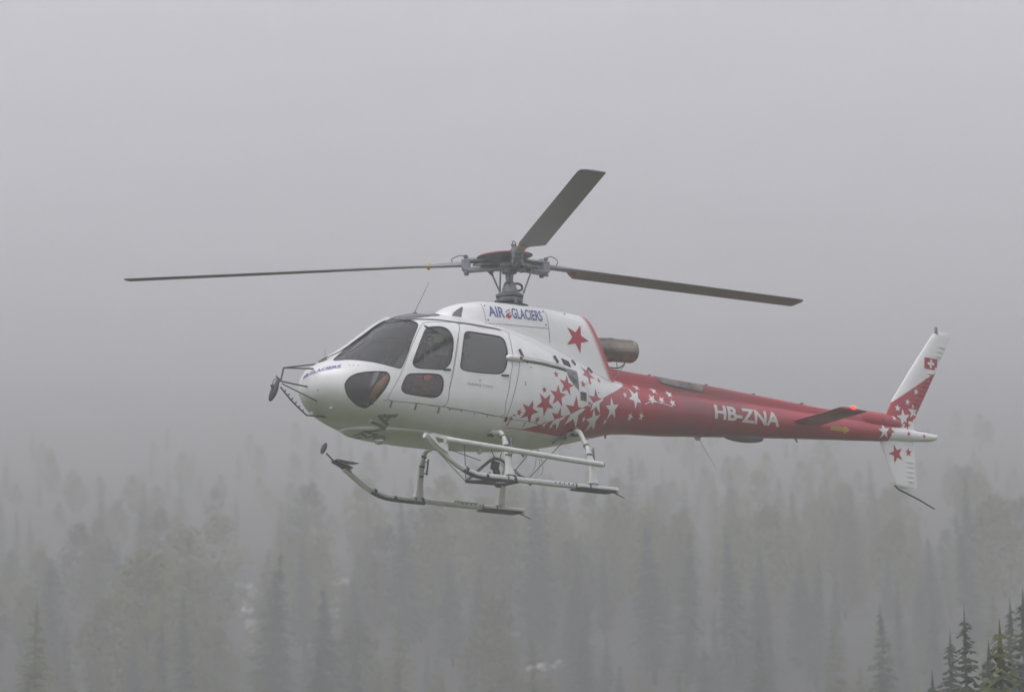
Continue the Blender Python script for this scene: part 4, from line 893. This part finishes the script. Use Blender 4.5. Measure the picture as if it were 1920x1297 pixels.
for az, fl, mk in AZ:
    A_ = R(az); F_ = R(fl); er = Vector((math.cos(A_)*math.cos(F_), math.sin(A_)*math.cos(F_), math.sin(F_)))
    et = Vector((math.sin(A_), -math.cos(A_), 0))             # the way the blade travels
    en = et.cross(er); en = en if en.z > 0 else -en
    o = Vector((0, 0, HUBZ)); pt = R(10.0); ec = et*math.cos(pt)+en*math.sin(pt); eb = en*math.cos(pt)-et*math.sin(pt)
    def at(r, c, h, E=(ec, eb)): return o+er*r+E[0]*c+E[1]*h
    # blade: (radius, leading edge, trailing edge, thickness)
    xs, t = aerofoil(); m = MB(); v = []; k = len(xs)
    for r, le, te, th in [(.60, .06, -.06, .075), (.95, .065, -.065, .065), (1.05, .07, -.07, .055), (1.16, .085, -.16, .045), (1.30, .0875, -.2625, .042), (3.0, .0875, -.2625, .041), (5.20, .0875, -.2625, .038), (5.30, .075, -.2625, .034), (5.345, .0, -.26, .016)]:
        tw = R(-2.0*(r/5.345)*2); E2 = (ec*math.cos(tw)+eb*math.sin(tw), eb*math.cos(tw)-ec*math.sin(tw)); droop = -.0*(r*r)
        v += [at(r, le+(te-le)*q, th*.62*w, E2) for q, w in zip(xs, t)]+[at(r, le+(te-le)*q, -th*.38*w, E2) for q, w in list(zip(xs, t))[::-1]]
    n = 2*k; S_ = len(v)//n; m.v = [tuple(p) for p in v]; m.f = [(i*n+j, i*n+(j+1) % n, (i+1)*n+(j+1) % n, (i+1)*n+j) for i in range(S_-1) for j in range(n)]+[tuple(range(n)), tuple((S_-1)*n+j for j in range(n))]; m.m = [0]*len(m.f)
    bl = m.build('rotor_blade', 'blade_grey', heli, angle=50)
    m = MB(); m.tube([at(1.12 if mk == 'red_vinyl' else 1.62, -.02, 0), at(1.15 if mk == 'red_vinyl' else 1.65, -.02, 0)], .052, 10, flat=((ec.x, ec.y, ec.z), 1.0 if mk == 'red_vinyl' else 2.0)); 
    if mk != 'red_vinyl':
        m = MB(); cc = at(1.15, 0, 0); m.tube([at(1.10, 0, .002), at(1.14, 0, .002)], .046, 12, flat=((ec.x, ec.y, ec.z), 1.75))
    m.build('colour_mark', mk, bl)
    for h in (.058, -.075):                                   # upper and lower sleeve plates
        m = MB(); m.tube([o+er*.12+en*h, o+er*.30+en*h, o+er*.62+en*h], [.034, .030, .042], 10, flat=((et.x, et.y, et.z), 2.0)); m.build('sleeve_plate', 'sleeve_metal', bl)
    m = MB(); m.box(o+er*.60, (.12, .15, .155), Matrix((er, et, en)).transposed()); m.build('sleeve_block', 'sleeve_metal', bl, False, .015)
    for q in (1, -1):
        m = MB(); m.tube([o+er*.60+et*(q*.055)-en*.125, o+er*.60+et*(q*.055)+en*.125], .020, 10); m.tube([o+er*.60+et*(q*.055)-en*.10, o+er*.60+et*(q*.055)-en*.135], .032, 8); m.tube([o+er*.60+et*(q*.055)+en*.10, o+er*.60+et*(q*.055)+en*.125], .032, 8); m.build('blade_pin', 'hub_metal', bl)
    m = MB(); m.tube(smooth_path([o+er*.56+et*.06+en*.10, o+er*.68+et*.07+en*.15, o+er*.80+et*.06+en*.10, o+er*.78+et*.05+en*.03], 5), .006, 6); m.build('bonding_wire', 'dark_metal', bl)
    m = MB(); hp = o+er*.26+et*.17-en*.10; m.tube([o+er*.30-en*.07, hp], [.035, .028], 8); m.build('pitch_horn', 'hub_metal', bl)
    m = MB(); lw = Vector((er.x*.12+et.x*.16, er.y*.12+et.y*.16, 2.86)); m.tube([hp, hp.lerp(lw, .12), hp.lerp(lw, .88), lw], [.018, .012, .012, .018], 8); m.build('pitch_link', 'hub_metal', bl)
    # visco-elastic damper
    m = MB(); m.tube([o+er*.20-en*.06, o+er*.40-en*.03], [.06, .045], 10); m.build('damper', 'rubber_grey', bl)
for q in range(3):
    a = R(20+120*q); m = MB(); m.tube([(.19*math.cos(a), .19*math.sin(a), 2.56), (.19*math.cos(a), .19*math.sin(a), 2.77)], .022, 8); m.build('servo_rod', 'hub_metal', mast)
# ---- cabin inside
m = MB(); fl = []
for x in np.linspace(-2.95, -.42, 22):                        # the floor follows the hull
    a = fus(np.full(200, math.sqrt(x-X0)), np.linspace(PI/2, PI, 200)); zf = .86+.10*max(0, (-2.5-x)/.45); w = float(np.interp(-zf, -a[:, 2], -a[:, 1]))-.045
    fl.append((float(x), max(.02, w), zf))
k = len(fl); m.add([(x, -w, z) for x, w, z in fl]+[(x, w, z) for x, w, z in fl]+[(x, -w*.96, z-.03) for x, w, z in fl]+[(x, w*.96, z-.03) for x, w, z in fl], [(i, i+1, k+i+1, k+i) for i in range(k-1)]+[(2*k+i, 3*k+i, 3*k+i+1, 2*k+i+1) for i in range(k-1)]); m.build('cabin_floor', 'cabin_trim', heli, False)
bu = np.linspace(-PI, PI, 41)[:-1]; q = fus(np.full(40, math.sqrt(-.38-X0)), bu); q = [(x, y*.965, 1.4+(z-1.4)*.965) for x, y, z in q]
m = MB(); m.add(q+[(x+.02, y, z) for x, y, z in q], [tuple(range(40)), tuple(range(79, 39, -1))]+[(i, (i+1) % 40, 40+(i+1) % 40, 40+i) for i in range(40)]); m.build('rear_bulkhead', 'cabin_trim', heli, False)
m = MB(); m.prism([(-2.98, 1.0), (-2.72, .88), (-2.48, .88), (-2.50, 1.16), (-2.66, 1.36), (-2.90, 1.44), (-3.02, 1.40)], -.22, .22); ip = m.build('instrument_console', 'cabin_trim', heli, False, .02)
m = MB(); m.prism([(-2.96, 1.43), (-2.64, 1.37), (-2.60, 1.40), (-2.95, 1.475)], -.36, .36); m.build('glare_shield', 'rubber', ip, False)
m = MB(); m.box((-2.57, 0, 1.26), (.012, .34, .16), Matrix.Rotation(R(-38), 3, 'Y')); m.build('instrument_panel', 'rubber', ip, False)
m = MB(); m.prism([(-2.48, .88), (-1.75, .88), (-1.75, 1.12), (-2.48, 1.16)], -.10, .10); m.build('centre_pedestal', 'cabin_trim', ip, False, .02)
m = MB(); m.prism([(-2.02, 2.15), (-1.5, 2.25), (-1.5, 2.29), (-2.02, 2.19)], -.14, .14); m.build('overhead_panel', 'cabin_trim', heli, False)
def seat(x, y, w):
    m = MB(); m.prism([(x-.30, 1.06), (x+.18, 1.02), (x+.18, 1.14), (x-.28, 1.17)], y-w/2, y+w/2); o = m.build('seat', 'seat_cloth', heli, False, .03)
    m = MB(); m.prism([(x+.14, 1.10), (x+.24, 1.10), (x+.36, 1.80), (x+.28, 1.82)], y-w/2+.02, y+w/2-.02); m.build('backrest', 'seat_cloth', o, False, .03)
    m = MB(); m.prism([(x-.2, .84), (x+.14, .84), (x+.14, 1.03), (x-.2, 1.06)], y-w/2+.08, y+w/2-.08); m.build('seat_base', 'panel_grey', o, False)
    return o
for y in (-.45, .45):
    o = seat(-1.60, y, .48); m = MB(); m.box((-1.25, y, 1.90), (.08, .26, .16), Matrix.Rotation(R(10), 3, 'Y')); m.build('headrest', 'seat_cloth', o, False, .03)
o = seat(-.72, 0, 1.5)
m = MB(); m.tube([(-1.28, -.78, 1.72), (-1.28, .78, 1.72)], .015, 8); m.tube([(-1.95, -.72, 2.08), (-1.25, -.72, 1.85)], .012, 6); m.build('grab_rail', 'rubber', heli)
m = MB(); m.tube(smooth_path([(-1.95, -.45, .88), (-2.0, -.45, 1.15), (-1.98, -.45, 1.33)], 4), [.016]*9, 8); m.build('cyclic_stick', 'rubber', heli)

# ================================================================== the pilot in the port seat
pmat('suit_orange', (.46, .18, .03), .85, 0, 0, .25, 14); pmat('jacket_red', (.70, .09, .04), .8, 0, 0, .2, 14); pmat('skin', (.45, .26, .18), .55); pmat('helmet_lime', (.42, .55, .04), .35, 0, .3); pmat('vest_grey', (.07, .075, .08), .85); pmat('visor', (.02, .02, .025), .15); pmat('boot', (.02, .02, .02), .7); pmat('hair', (.05, .035, .025), .7)
def skinned(name, chains, mats_of, parent, mats, sub=2):
    """one continuous surface grown over joined edges; chains: lists of (key or point, radius)"""
    vid = {}; V = []; Rr = []; E_ = []
    for ch in chains:
        prev = None
        for p, r in ch:
            key = tuple(round(c, 4) for c in p)
            if key not in vid: vid[key] = len(V); V.append(p); Rr.append(r)
            if prev is not None: E_.append((prev, vid[key]))
            prev = vid[key]
    me = bpy.data.meshes.new(name); me.from_pydata(V, E_, []); ob = bpy.data.objects.new(name, me); col.objects.link(ob)
    ob.modifiers.new('skin', 'SKIN'); sm = ob.modifiers.new('sub', 'SUBSURF'); sm.levels = sub; sm.render_levels = sub
    for i, s_ in enumerate(me.skin_vertices[0].data): s_.radius = Rr[i] if hasattr(Rr[i], '__len__') else (Rr[i], Rr[i]); s_.use_root = (i == 0)
    dg = bpy.context.evaluated_depsgraph_get(); dg.update(); nm = bpy.data.meshes.new_from_object(ob.evaluated_get(dg)); bpy.data.objects.remove(ob)
    nm.materials.clear()
    for m in mats: nm.materials.append(MATS[m])
    for pg in nm.polygons: pg.material_index = mats_of(pg.center)
    nm.shade_smooth(); o = bpy.data.objects.new(name, nm); col.objects.link(o); o.parent = parent
    return o
pil = empty('person'); pil.rotation_euler = heli.rotation_euler; pil.location = heli.matrix_basis @ Vector((-1.62, -.46, 1.15))
tag(pil, 'person in red jacket, orange trousers and lime helmet seated at the controls in the cockpit', 'person')
pel, sp1, sp2, nk = (0, 0, .09), (.02, 0, .26), (.05, 0, .44), (.06, 0, .60)
ch = [[(pel, (.15, .13)), (sp1, (.15, .12)), (sp2, (.17, .13)), (nk, .065), ((.04, 0, .68), .06)]]
for s in (-1, 1):
    hp, kn, an = (-.06, s*.10, .08), (-.64, s*.16, .27), (-.97, s*.15, -.13)
    ch.append([(pel, (.15, .13)), (hp, .105), ((-.30, s*.13, .15), .090), (kn, .068), ((-.81, s*.155, .08), .064), (an, .045), ((-1.05, s*.15, -.18), .045), ((-1.15, s*.15, -.17), .03)])
    sh = (.05, s*.19, .52); el = (-.12, s*.27, .30); wr = (-.36, s*.07, .22) if s > 0 else (-.30, s*.22, .12)
    hand = (wr[0]-.055, wr[1]-s*.01, wr[2]-.01); c = [(sp2, (.17, .13)), (sh, .075), ((-.03, s*.25, .41), .060), (el, .050), (tuple((a+b)/2 for a, b in zip(el, wr)), .044), (wr, .030), (hand, .030)]
    ch.append(c)
    for k in range(4):
        b0 = (hand[0]-.035, hand[1]+s*(.028-.018*k), hand[2]+.004); ch.append([(hand, .030), (b0, .010), ((b0[0]-.028, b0[1], b0[2]-.016-.002*k), .009), ((b0[0]-.026, b0[1], b0[2]-.042), .008)])
    th = (hand[0]-.0, hand[1]-s*.035, hand[2]-.008); ch.append([(hand, .030), (th, .011), ((th[0]-.028, th[1]-s*.004, th[2]-.018), .009)])
def cloth(c):
    if c.z > .60: return 2
    if c.x < -.93 and c.z < -.05: return 3
    if c.z > .36 and c.x > -.42: return 4
    if c.z > .20 and c.x > -.42 or (c.x > -.2 and c.z > .12): return 2 if c.x < -.36 and c.z < .3 and abs(c.y) < .2 and c.z > .16 and c.x < -.385 else 0
    return 1
skinned('body', ch, cloth, pil, ['jacket_red', 'suit_orange', 'skin', 'boot', 'vest_grey'])
hd = MB(); hc = Vector((.02, 0, .79))
def head_pt():
    v = []; n, m_ = 24, 16
    for i in range(m_+1):
        th = PI*i/m_
        for j in range(n):
            a = 2*PI*j/n; x, y, z = math.sin(th)*math.cos(a)*.098, math.sin(th)*math.sin(a)*.076, math.cos(th)*.118
            if x < 0: x *= 1-.18*max(0, -z/.118)
            d = math.exp(-((y/.016)**2+((z+.012)/.03)**2)); 
            if x < -.05: x -= .022*d                          # nose
            for q in (-1, 1):
                if x < -.04: x += .008*math.exp(-(((y-q*.032)/.014)**2+((z-.012)/.012)**2))   # eye sockets
            if x < -.04: x -= .005*math.exp(-((y/.025)**2+((z+.052)/.009)**2))                # lips
            v.append(hc+Vector((x, y, z)))
    hd.add(v, [(i*n+j, (i+1)*n+j, (i+1)*n+(j+1) % n, i*n+(j+1) % n) for i in range(m_) for j in range(n)])
head_pt(); hdo = hd.build('head', 'skin', pil, angle=180)
for q in (-1, 1):
    m = MB(); m.ellipsoid(hc+Vector((-.082, q*.031, .012)), (.010, .012, .009), 10, 7); m.build('eye', 'visor', hdo)
hm = MB(); n = 24
vv = [hc+Vector((.012, 0, .03))+Vector((math.sin(PI*i/22)*math.cos(2*PI*j/n)*.135, math.sin(PI*i/22)*math.sin(2*PI*j/n)*.115, math.cos(PI*i/22)*.130)) for i in range(15) for j in range(n)]
hm.add(vv, [(i*n+j, (i+1)*n+j, (i+1)*n+(j+1) % n, i*n+(j+1) % n) for i in range(14) for j in range(n) if not (i > 9 and 9 <= j <= 14)])
hm.build('helmet', 'helmet_lime', pil, angle=180)
m = MB(); m.ellipsoid(hc+Vector((-.075, 0, .035)), (.062, .095, .045), 16, 9); m.build('visor', 'visor', pil)

# ================================================================== forest on the slope
def leafmat(name, c1, c2):
    m = bpy.data.materials.new(name); m.use_nodes = True; MATS[name] = m
    n, l = m.node_tree.nodes, m.node_tree.links; b = n['Principled BSDF']; b.inputs['Roughness'].default_value = .8; b.inputs['Specular IOR Level'].default_value = .2
    oi = n.new('ShaderNodeObjectInfo'); tc = n.new('ShaderNodeTexCoord'); no = n.new('ShaderNodeTexNoise'); no.inputs['Scale'].default_value = .9; no.inputs['Detail'].default_value = 5; l.new(tc.outputs['Object'], no.inputs[0])
    a = n.new('ShaderNodeMath'); a.operation = 'MULTIPLY_ADD'; a.inputs[1].default_value = .45; l.new(oi.outputs['Random'], a.inputs[0])
    s_ = n.new('ShaderNodeMath'); s_.operation = 'MULTIPLY'; s_.inputs[1].default_value = .6; l.new(no.outputs[0], s_.inputs[0]); l.new(s_.outputs[0], a.inputs[2])
    x = n.new('ShaderNodeMix'); x.data_type = 'RGBA'; x.inputs[6].default_value = (*c1, 1); x.inputs[7].default_value = (*c2, 1); l.new(a.outputs[0], x.inputs[0]); l.new(x.outputs[2], b.inputs['Base Color'])
leafmat('spruce_needles', (.013, .030, .012), (.040, .066, .022)); leafmat('larch_needles', (.050, .066, .012), (.125, .138, .030)); pmat('bark', (.07, .055, .045), .9, 0, 0, .3, 4, .4); pmat('limestone', (.30, .30, .29), .9, 0, 0, .3, .8, .5)
def conifer(H, Rm, rng, larch=False):
    """trunk mesh and crown mesh: whorls of drooping boughs, each bough a row of needle sprays"""
    t = MB(); t.tube([(0, 0, -1.0), (0, 0, H*.3), (.1*rng.random(), .05, H*.7), (.05, .0, H*.985)], [.02*H*.75, .014*H*.75, .007*H*.75, .03], 8)
    v = []; f = []
    z = H*(.10 if not larch else .16)
    while z < H*.985:
        k = z/H; rad = Rm*((1-k)**.82)*(1 if k > .22 else .75+k)*rng.uniform(.72, 1.12)+.10
        nb = rng.randint(6, 8) if k < .8 else 5; a0 = rng.uniform(0, 6.28)
        for b in range(nb):
            if rng.random() < (.10 if not larch else .16): continue
            a = a0+b*2*PI/nb+rng.uniform(-.25, .25); L = rad*rng.uniform(.65, 1.1); dr = rng.uniform(.10, .38)*(1-.6*k); zz = z+rng.uniform(-.2, .2)
            ca, sa = math.cos(a), math.sin(a); ns = max(2, int(L/.36))
            for i in range(ns):
                q = (i+.35)/ns; w = (.50*(1-q*.6)+.10)*(.55+.45*min(1, L/2.2))*rng.uniform(.6, 1.3)
                h = -dr*L*q*q+.10*L*q*(1-q)+rng.uniform(-.06, .06); c = Vector((ca*L*q, sa*L*q, zz+h)); d = Vector((ca, sa, -dr*2*q)); sd_ = Vector((-sa, ca, 0))
                ln = L/ns*1.25
                for sg in (-1, 1):
                    e = (sd_*sg*.9+d*.55).normalized(); k0 = len(v); dz = Vector((0, 0, -w*rng.uniform(.25, .7)))
                    v += [tuple(c-d*ln*.4), tuple(c+e*w+dz), tuple(c+d*ln*.62+dz*.25), tuple(c+d*ln*.1+Vector((0, 0, .05)))]; f += [(k0, k0+1, k0+3), (k0+1, k0+2, k0+3)]
        z += rng.uniform(.26, .40)*(1 if not larch else 1.2)*(H/20)**.4
    k0 = len(v); 
    for a in range(4): v += [(0, 0, H*1.02), (.16*math.cos(a*1.57), .16*math.sin(a*1.57), H*.93), (.16*math.cos(a*1.57+1.2), .16*math.sin(a*1.57+1.2), H*.93)]; f += [(k0+a*3, k0+a*3+1, k0+a*3+2)]
    tm = bpy.data.meshes.new('trunk'); tm.from_pydata(t.v, [], t.f); tm.materials.append(MATS['bark']); tm.shade_smooth()
    cm = bpy.data.meshes.new('crown'); cm.from_pydata(v, [], f); cm.materials.append(MATS['larch_needles' if larch else 'spruce_needles'])
    return tm, cm
def broadleaf(H, rng):
    """short trunk with limbs and a loose crown built from clumps of leaf-sized faces"""
    t = MB(); t.tube([(0, 0, -1), (.05, 0, H*.3), (.1, .1, H*.6), (.0, .1, H*.9)], [.022*H*.7, .016*H*.7, .009*H*.7, .02], 8)
    v = []; f = []; cl = []
    for i in range(80):
        k = rng.random()**.8; a = rng.uniform(0, 6.28); h = H*(.18+.80*k); w = H*.24*math.sin(PI*min(1, .12+.86*k)**.9)*rng.uniform(.35, 1.1)
        c = Vector((math.cos(a)*w, math.sin(a)*w, h)); cl.append((c, H*rng.uniform(.055, .105)))
        if i % 5 == 0: t.tube([(.05, .05, h*.62), tuple(c*.6+Vector((0, 0, h*.28))), tuple(c)], [.006*H, .004*H, .01], 5)
    for c, r in cl:
        for _ in range(44):
            d = Vector((rng.gauss(0, 1), rng.gauss(0, 1), rng.gauss(0, .8))).normalized()*r*rng.random()**.4; p = c+d; e1 = Vector((rng.gauss(0, 1), rng.gauss(0, 1), rng.gauss(0, 1))).normalized(); e2 = e1.orthogonal().normalized(); q = H*.016*rng.uniform(.7, 1.4); k0 = len(v)
            v += [tuple(p-e1*q), tuple(p+e2*q*.7), tuple(p+e1*q), tuple(p-e2*q*.7)]; f.append((k0, k0+1, k0+2, k0+3))
    tm = bpy.data.meshes.new('trunk'); tm.from_pydata(t.v, [], t.f); tm.materials.append(MATS['bark']); tm.shade_smooth()
    cm = bpy.data.meshes.new('crown'); cm.from_pydata(v, [], f); cm.materials.append(MATS['larch_needles']); return tm, cm
rng = random.Random(11)
KINDS = [conifer(24, 4.6, rng), conifer(26, 4.0, rng), conifer(20, 4.6, rng), conifer(23, 5.4, rng, True), conifer(19, 5.2, rng, True), broadleaf(19, rng), broadleaf(16, rng)]
def tree(x, y, kind, s, label, group=None, name=None, lean=0):
    o = empty(name or ('spruce_tree' if kind < 3 else 'larch_tree' if kind < 5 else 'broadleaf_tree'), (x, y, terrain(x, y)), rng.uniform(0, 6.28)); o.scale = (s*rng.uniform(.92, 1.1), s*rng.uniform(.92, 1.1), s); o.rotation_euler[0] = lean
    tag(o, label, 'tree', group)
    for me, nm in zip(KINDS[kind], ('trunk', 'crown')):
        c = bpy.data.objects.new(nm, me); col.objects.link(c); c.parent = o
    return o
FPX = 8134.07
def px(u, d): return (u-960)/FPX*d*1.0
taken = []
def free(x, y, r): return all((x-a)**2+(y-b)**2 > r*r for a, b in taken)
# the dark trees in the lower right corner, closest to the camera
for u, d, k, s, lab in NEAR_TREES:
    x = px(u, d); taken.append((x, d)); tree(x, d, k, s, lab)
# trees that can still be told apart through the fog
GROUPS = {'left': ('dark spruce half dissolved in fog at the lower left of the hillside', 'pale green larch blurred by fog at the lower left of the hillside', 'round leafy tree blurred by fog at the lower left of the hillside', 'trees at the lower left'),
          'mid': ('grey spruce fading into fog in the middle of the hillside below the helicopter', 'olive larch fading into fog in the middle of the hillside below the helicopter', 'round leafy tree fading into fog in the middle of the hillside below the helicopter', 'trees below the helicopter'),
          'right': ('dim spruce behind the dark corner trees on the right of the hillside', 'dim larch behind the dark corner trees on the right of the hillside', 'dim round leafy tree behind the dark corner trees on the right of the hillside', 'trees behind the corner stand')}
cand = []
for tr_ in range(6000):
    d = 132+(268-132)*rng.random(); u = rng.uniform(-120, 2040); x = px(u, d)
    near = float(np.interp(u, [-200, 0, 250, 500, 800, 1200, 1450, 1700, 2100], [140, 146, 160, 170, 174, 174, 168, 146, 138]))
    if d > near: cand.append((d-near*.35, d, u, x))
cnt = 0
for _, d, u, x in cand:
    if not free(x, d, 1.0+d*.0050): continue
    if abs(u-447) < 34 and 196 < d < 285 or abs(u-622) < 26 and 220 < d < 282: continue      # rocky clearings
    reg = 'left' if u < 560 else 'mid' if u < 1330 else 'right'
    nz = noise.noise((x*.05, d*.02, 9))
    kd = rng.choice([0, 1, 2, 3]) if nz > .16 else rng.choice([5, 6, 3, 4, 3, 4, 2, 0] if d > 205 else [3, 4, 3, 4, 4, 0])
    taken.append((x, d)); cnt += 1
    q_ = 0 if kd < 3 else 1 if kd < 5 else 2
    tree(x, d, kd, (rng.uniform(.24, .40)+.22*rng.random()**2)*(1.3 if kd > 4 else .95)*(.85+.5*noise.noise((x*.08, d*.05, 2.2)))*max(.40, min(1, 1-(d-195)/105)), GROUPS[reg][q_], GROUPS[reg][3]+(' (spruce)', ' (larch)', ' (broadleaf)')[q_], lean=rng.gauss(0, .05))
    if cnt >= 292: break
DMAX = d
print('trees', cnt, 'to', d, 'crown faces', [len(k[1].polygons) for k in KINDS])
# the wood higher up is one grey mass
base = []
for k in (5, 6, 3, 2, 5):
    f_ = [tuple(p.vertices) for p in KINDS[k][1].polygons][::2]; P_ = np.array([v.co for v in KINDS[k][1].vertices]); ix = sorted(set(q for p in f_ for q in p)); mp = {q: n for n, q in enumerate(ix)}
    base.append((P_[ix], [tuple(mp[q] for q in p) for p in f_]))
fv = []; ff = []; off = 0
for i in range(370):
    d = 235+170*rng.random()**1.5; x = rng.uniform(-.14, .14)*d
    if abs(x/d*FPX+960-447) < 36 and d < 285 or abs(x/d*FPX+960-622) < 28 and d < 282: continue
    vv_, f2 = base[i % 5]; a = rng.uniform(0, 6.28); s_ = rng.uniform(.20, .42)*max(.45, 1-(d-235)/150)
    P = vv_*s_; P = np.stack([P[:, 0]*math.cos(a)-P[:, 1]*math.sin(a)+x, P[:, 0]*math.sin(a)+P[:, 1]*math.cos(a)+d, P[:, 2]+terrain(x, d)], 1)
    fv.append(P); ff += [tuple(q+off for q in p) for p in f2]; off += len(P)
me = bpy.data.meshes.new('distant_forest'); me.from_pydata([tuple(p) for p in np.concatenate(fv)], [], ff); fo = finish('distant_forest', me, 'larch_needles', None, smooth=False)
tag(fo, 'far wood high on the slope swallowed by fog', 'forest'); fo['kind'] = 'stuff'
# pale rocks in the clearings
def rock(seed):
    bm = bmesh.new(); bmesh.ops.create_icosphere(bm, subdivisions=3, radius=1)
    for v in bm.verts:
        q = v.co.copy(); v.co *= .75+.5*noise.noise(q*1.3+Vector((seed*3.7, 0, 0)))+.18*noise.noise(q*3.5+Vector((0, seed, 0)))
        for a in range(3): v.co[a] = round(v.co[a]*5)/5*.45+v.co[a]*.55
        v.co.z *= .62
    me = bpy.data.meshes.new('boulder'); bm.to_mesh(me); bm.free(); me.materials.append(MATS['limestone']); return me
RK = [rock(i) for i in range(5)]
ROCKS = []
for (cu, cd, su, sdp, k, lab, grp) in ((447, 258, 26, 10, 26, 'pale limestone boulder in the rocky gap among trees at lower left', 'boulders of the left gap'), (622, 262, 24, 8, 16, 'pale limestone boulder in the small gap below the landing lamp', 'boulders of the middle gap'), (1060, 196, 90, 22, 12, 'pale limestone boulder near the bottom edge below the skids', 'boulders at the bottom edge')):
    for i in range(k):
        d = rng.gauss(cd, sdp); x = px(rng.gauss(cu, su*.5), d)+(cd-d)*.06; s_ = rng.uniform(.25, .6)*(1.3 if i < 5 else .8)
        o = bpy.data.objects.new('boulder', RK[i % 5]); col.objects.link(o); o.location = (x, d, terrain(x, d)+.02*s_); o.rotation_euler = (rng.uniform(-.3, .3), rng.uniform(-.3, .3), rng.uniform(0, 6)); o.scale = (s_*1.5, s_, s_)
        tag(o, lab, 'boulder', grp)
# ================================================================== the fog itself
hz = MB(); hz.box((0, 250, 190), (2900, 3400, 400)); hz_m = bpy.data.materials.new('fog'); hz_m.use_nodes = True; MATS['fog'] = hz_m
hn = hz_m.node_tree.nodes; hn.clear(); ho = hn.new('ShaderNodeOutputMaterial'); pv = hn.new('ShaderNodeVolumePrincipled')
pv.inputs['Color'].default_value = (.935, .925, .955, 1); pv.inputs['Density'].default_value = FOG; pv.inputs['Anisotropy'].default_value = .0
hz_m.node_tree.links.new(pv.outputs[0], ho.inputs['Volume'])
hzo = hz.build('haze', 'fog', None, False); tag(hzo, 'pale even fog filling the valley air', 'fog'); hzo['kind'] = 'stuff'
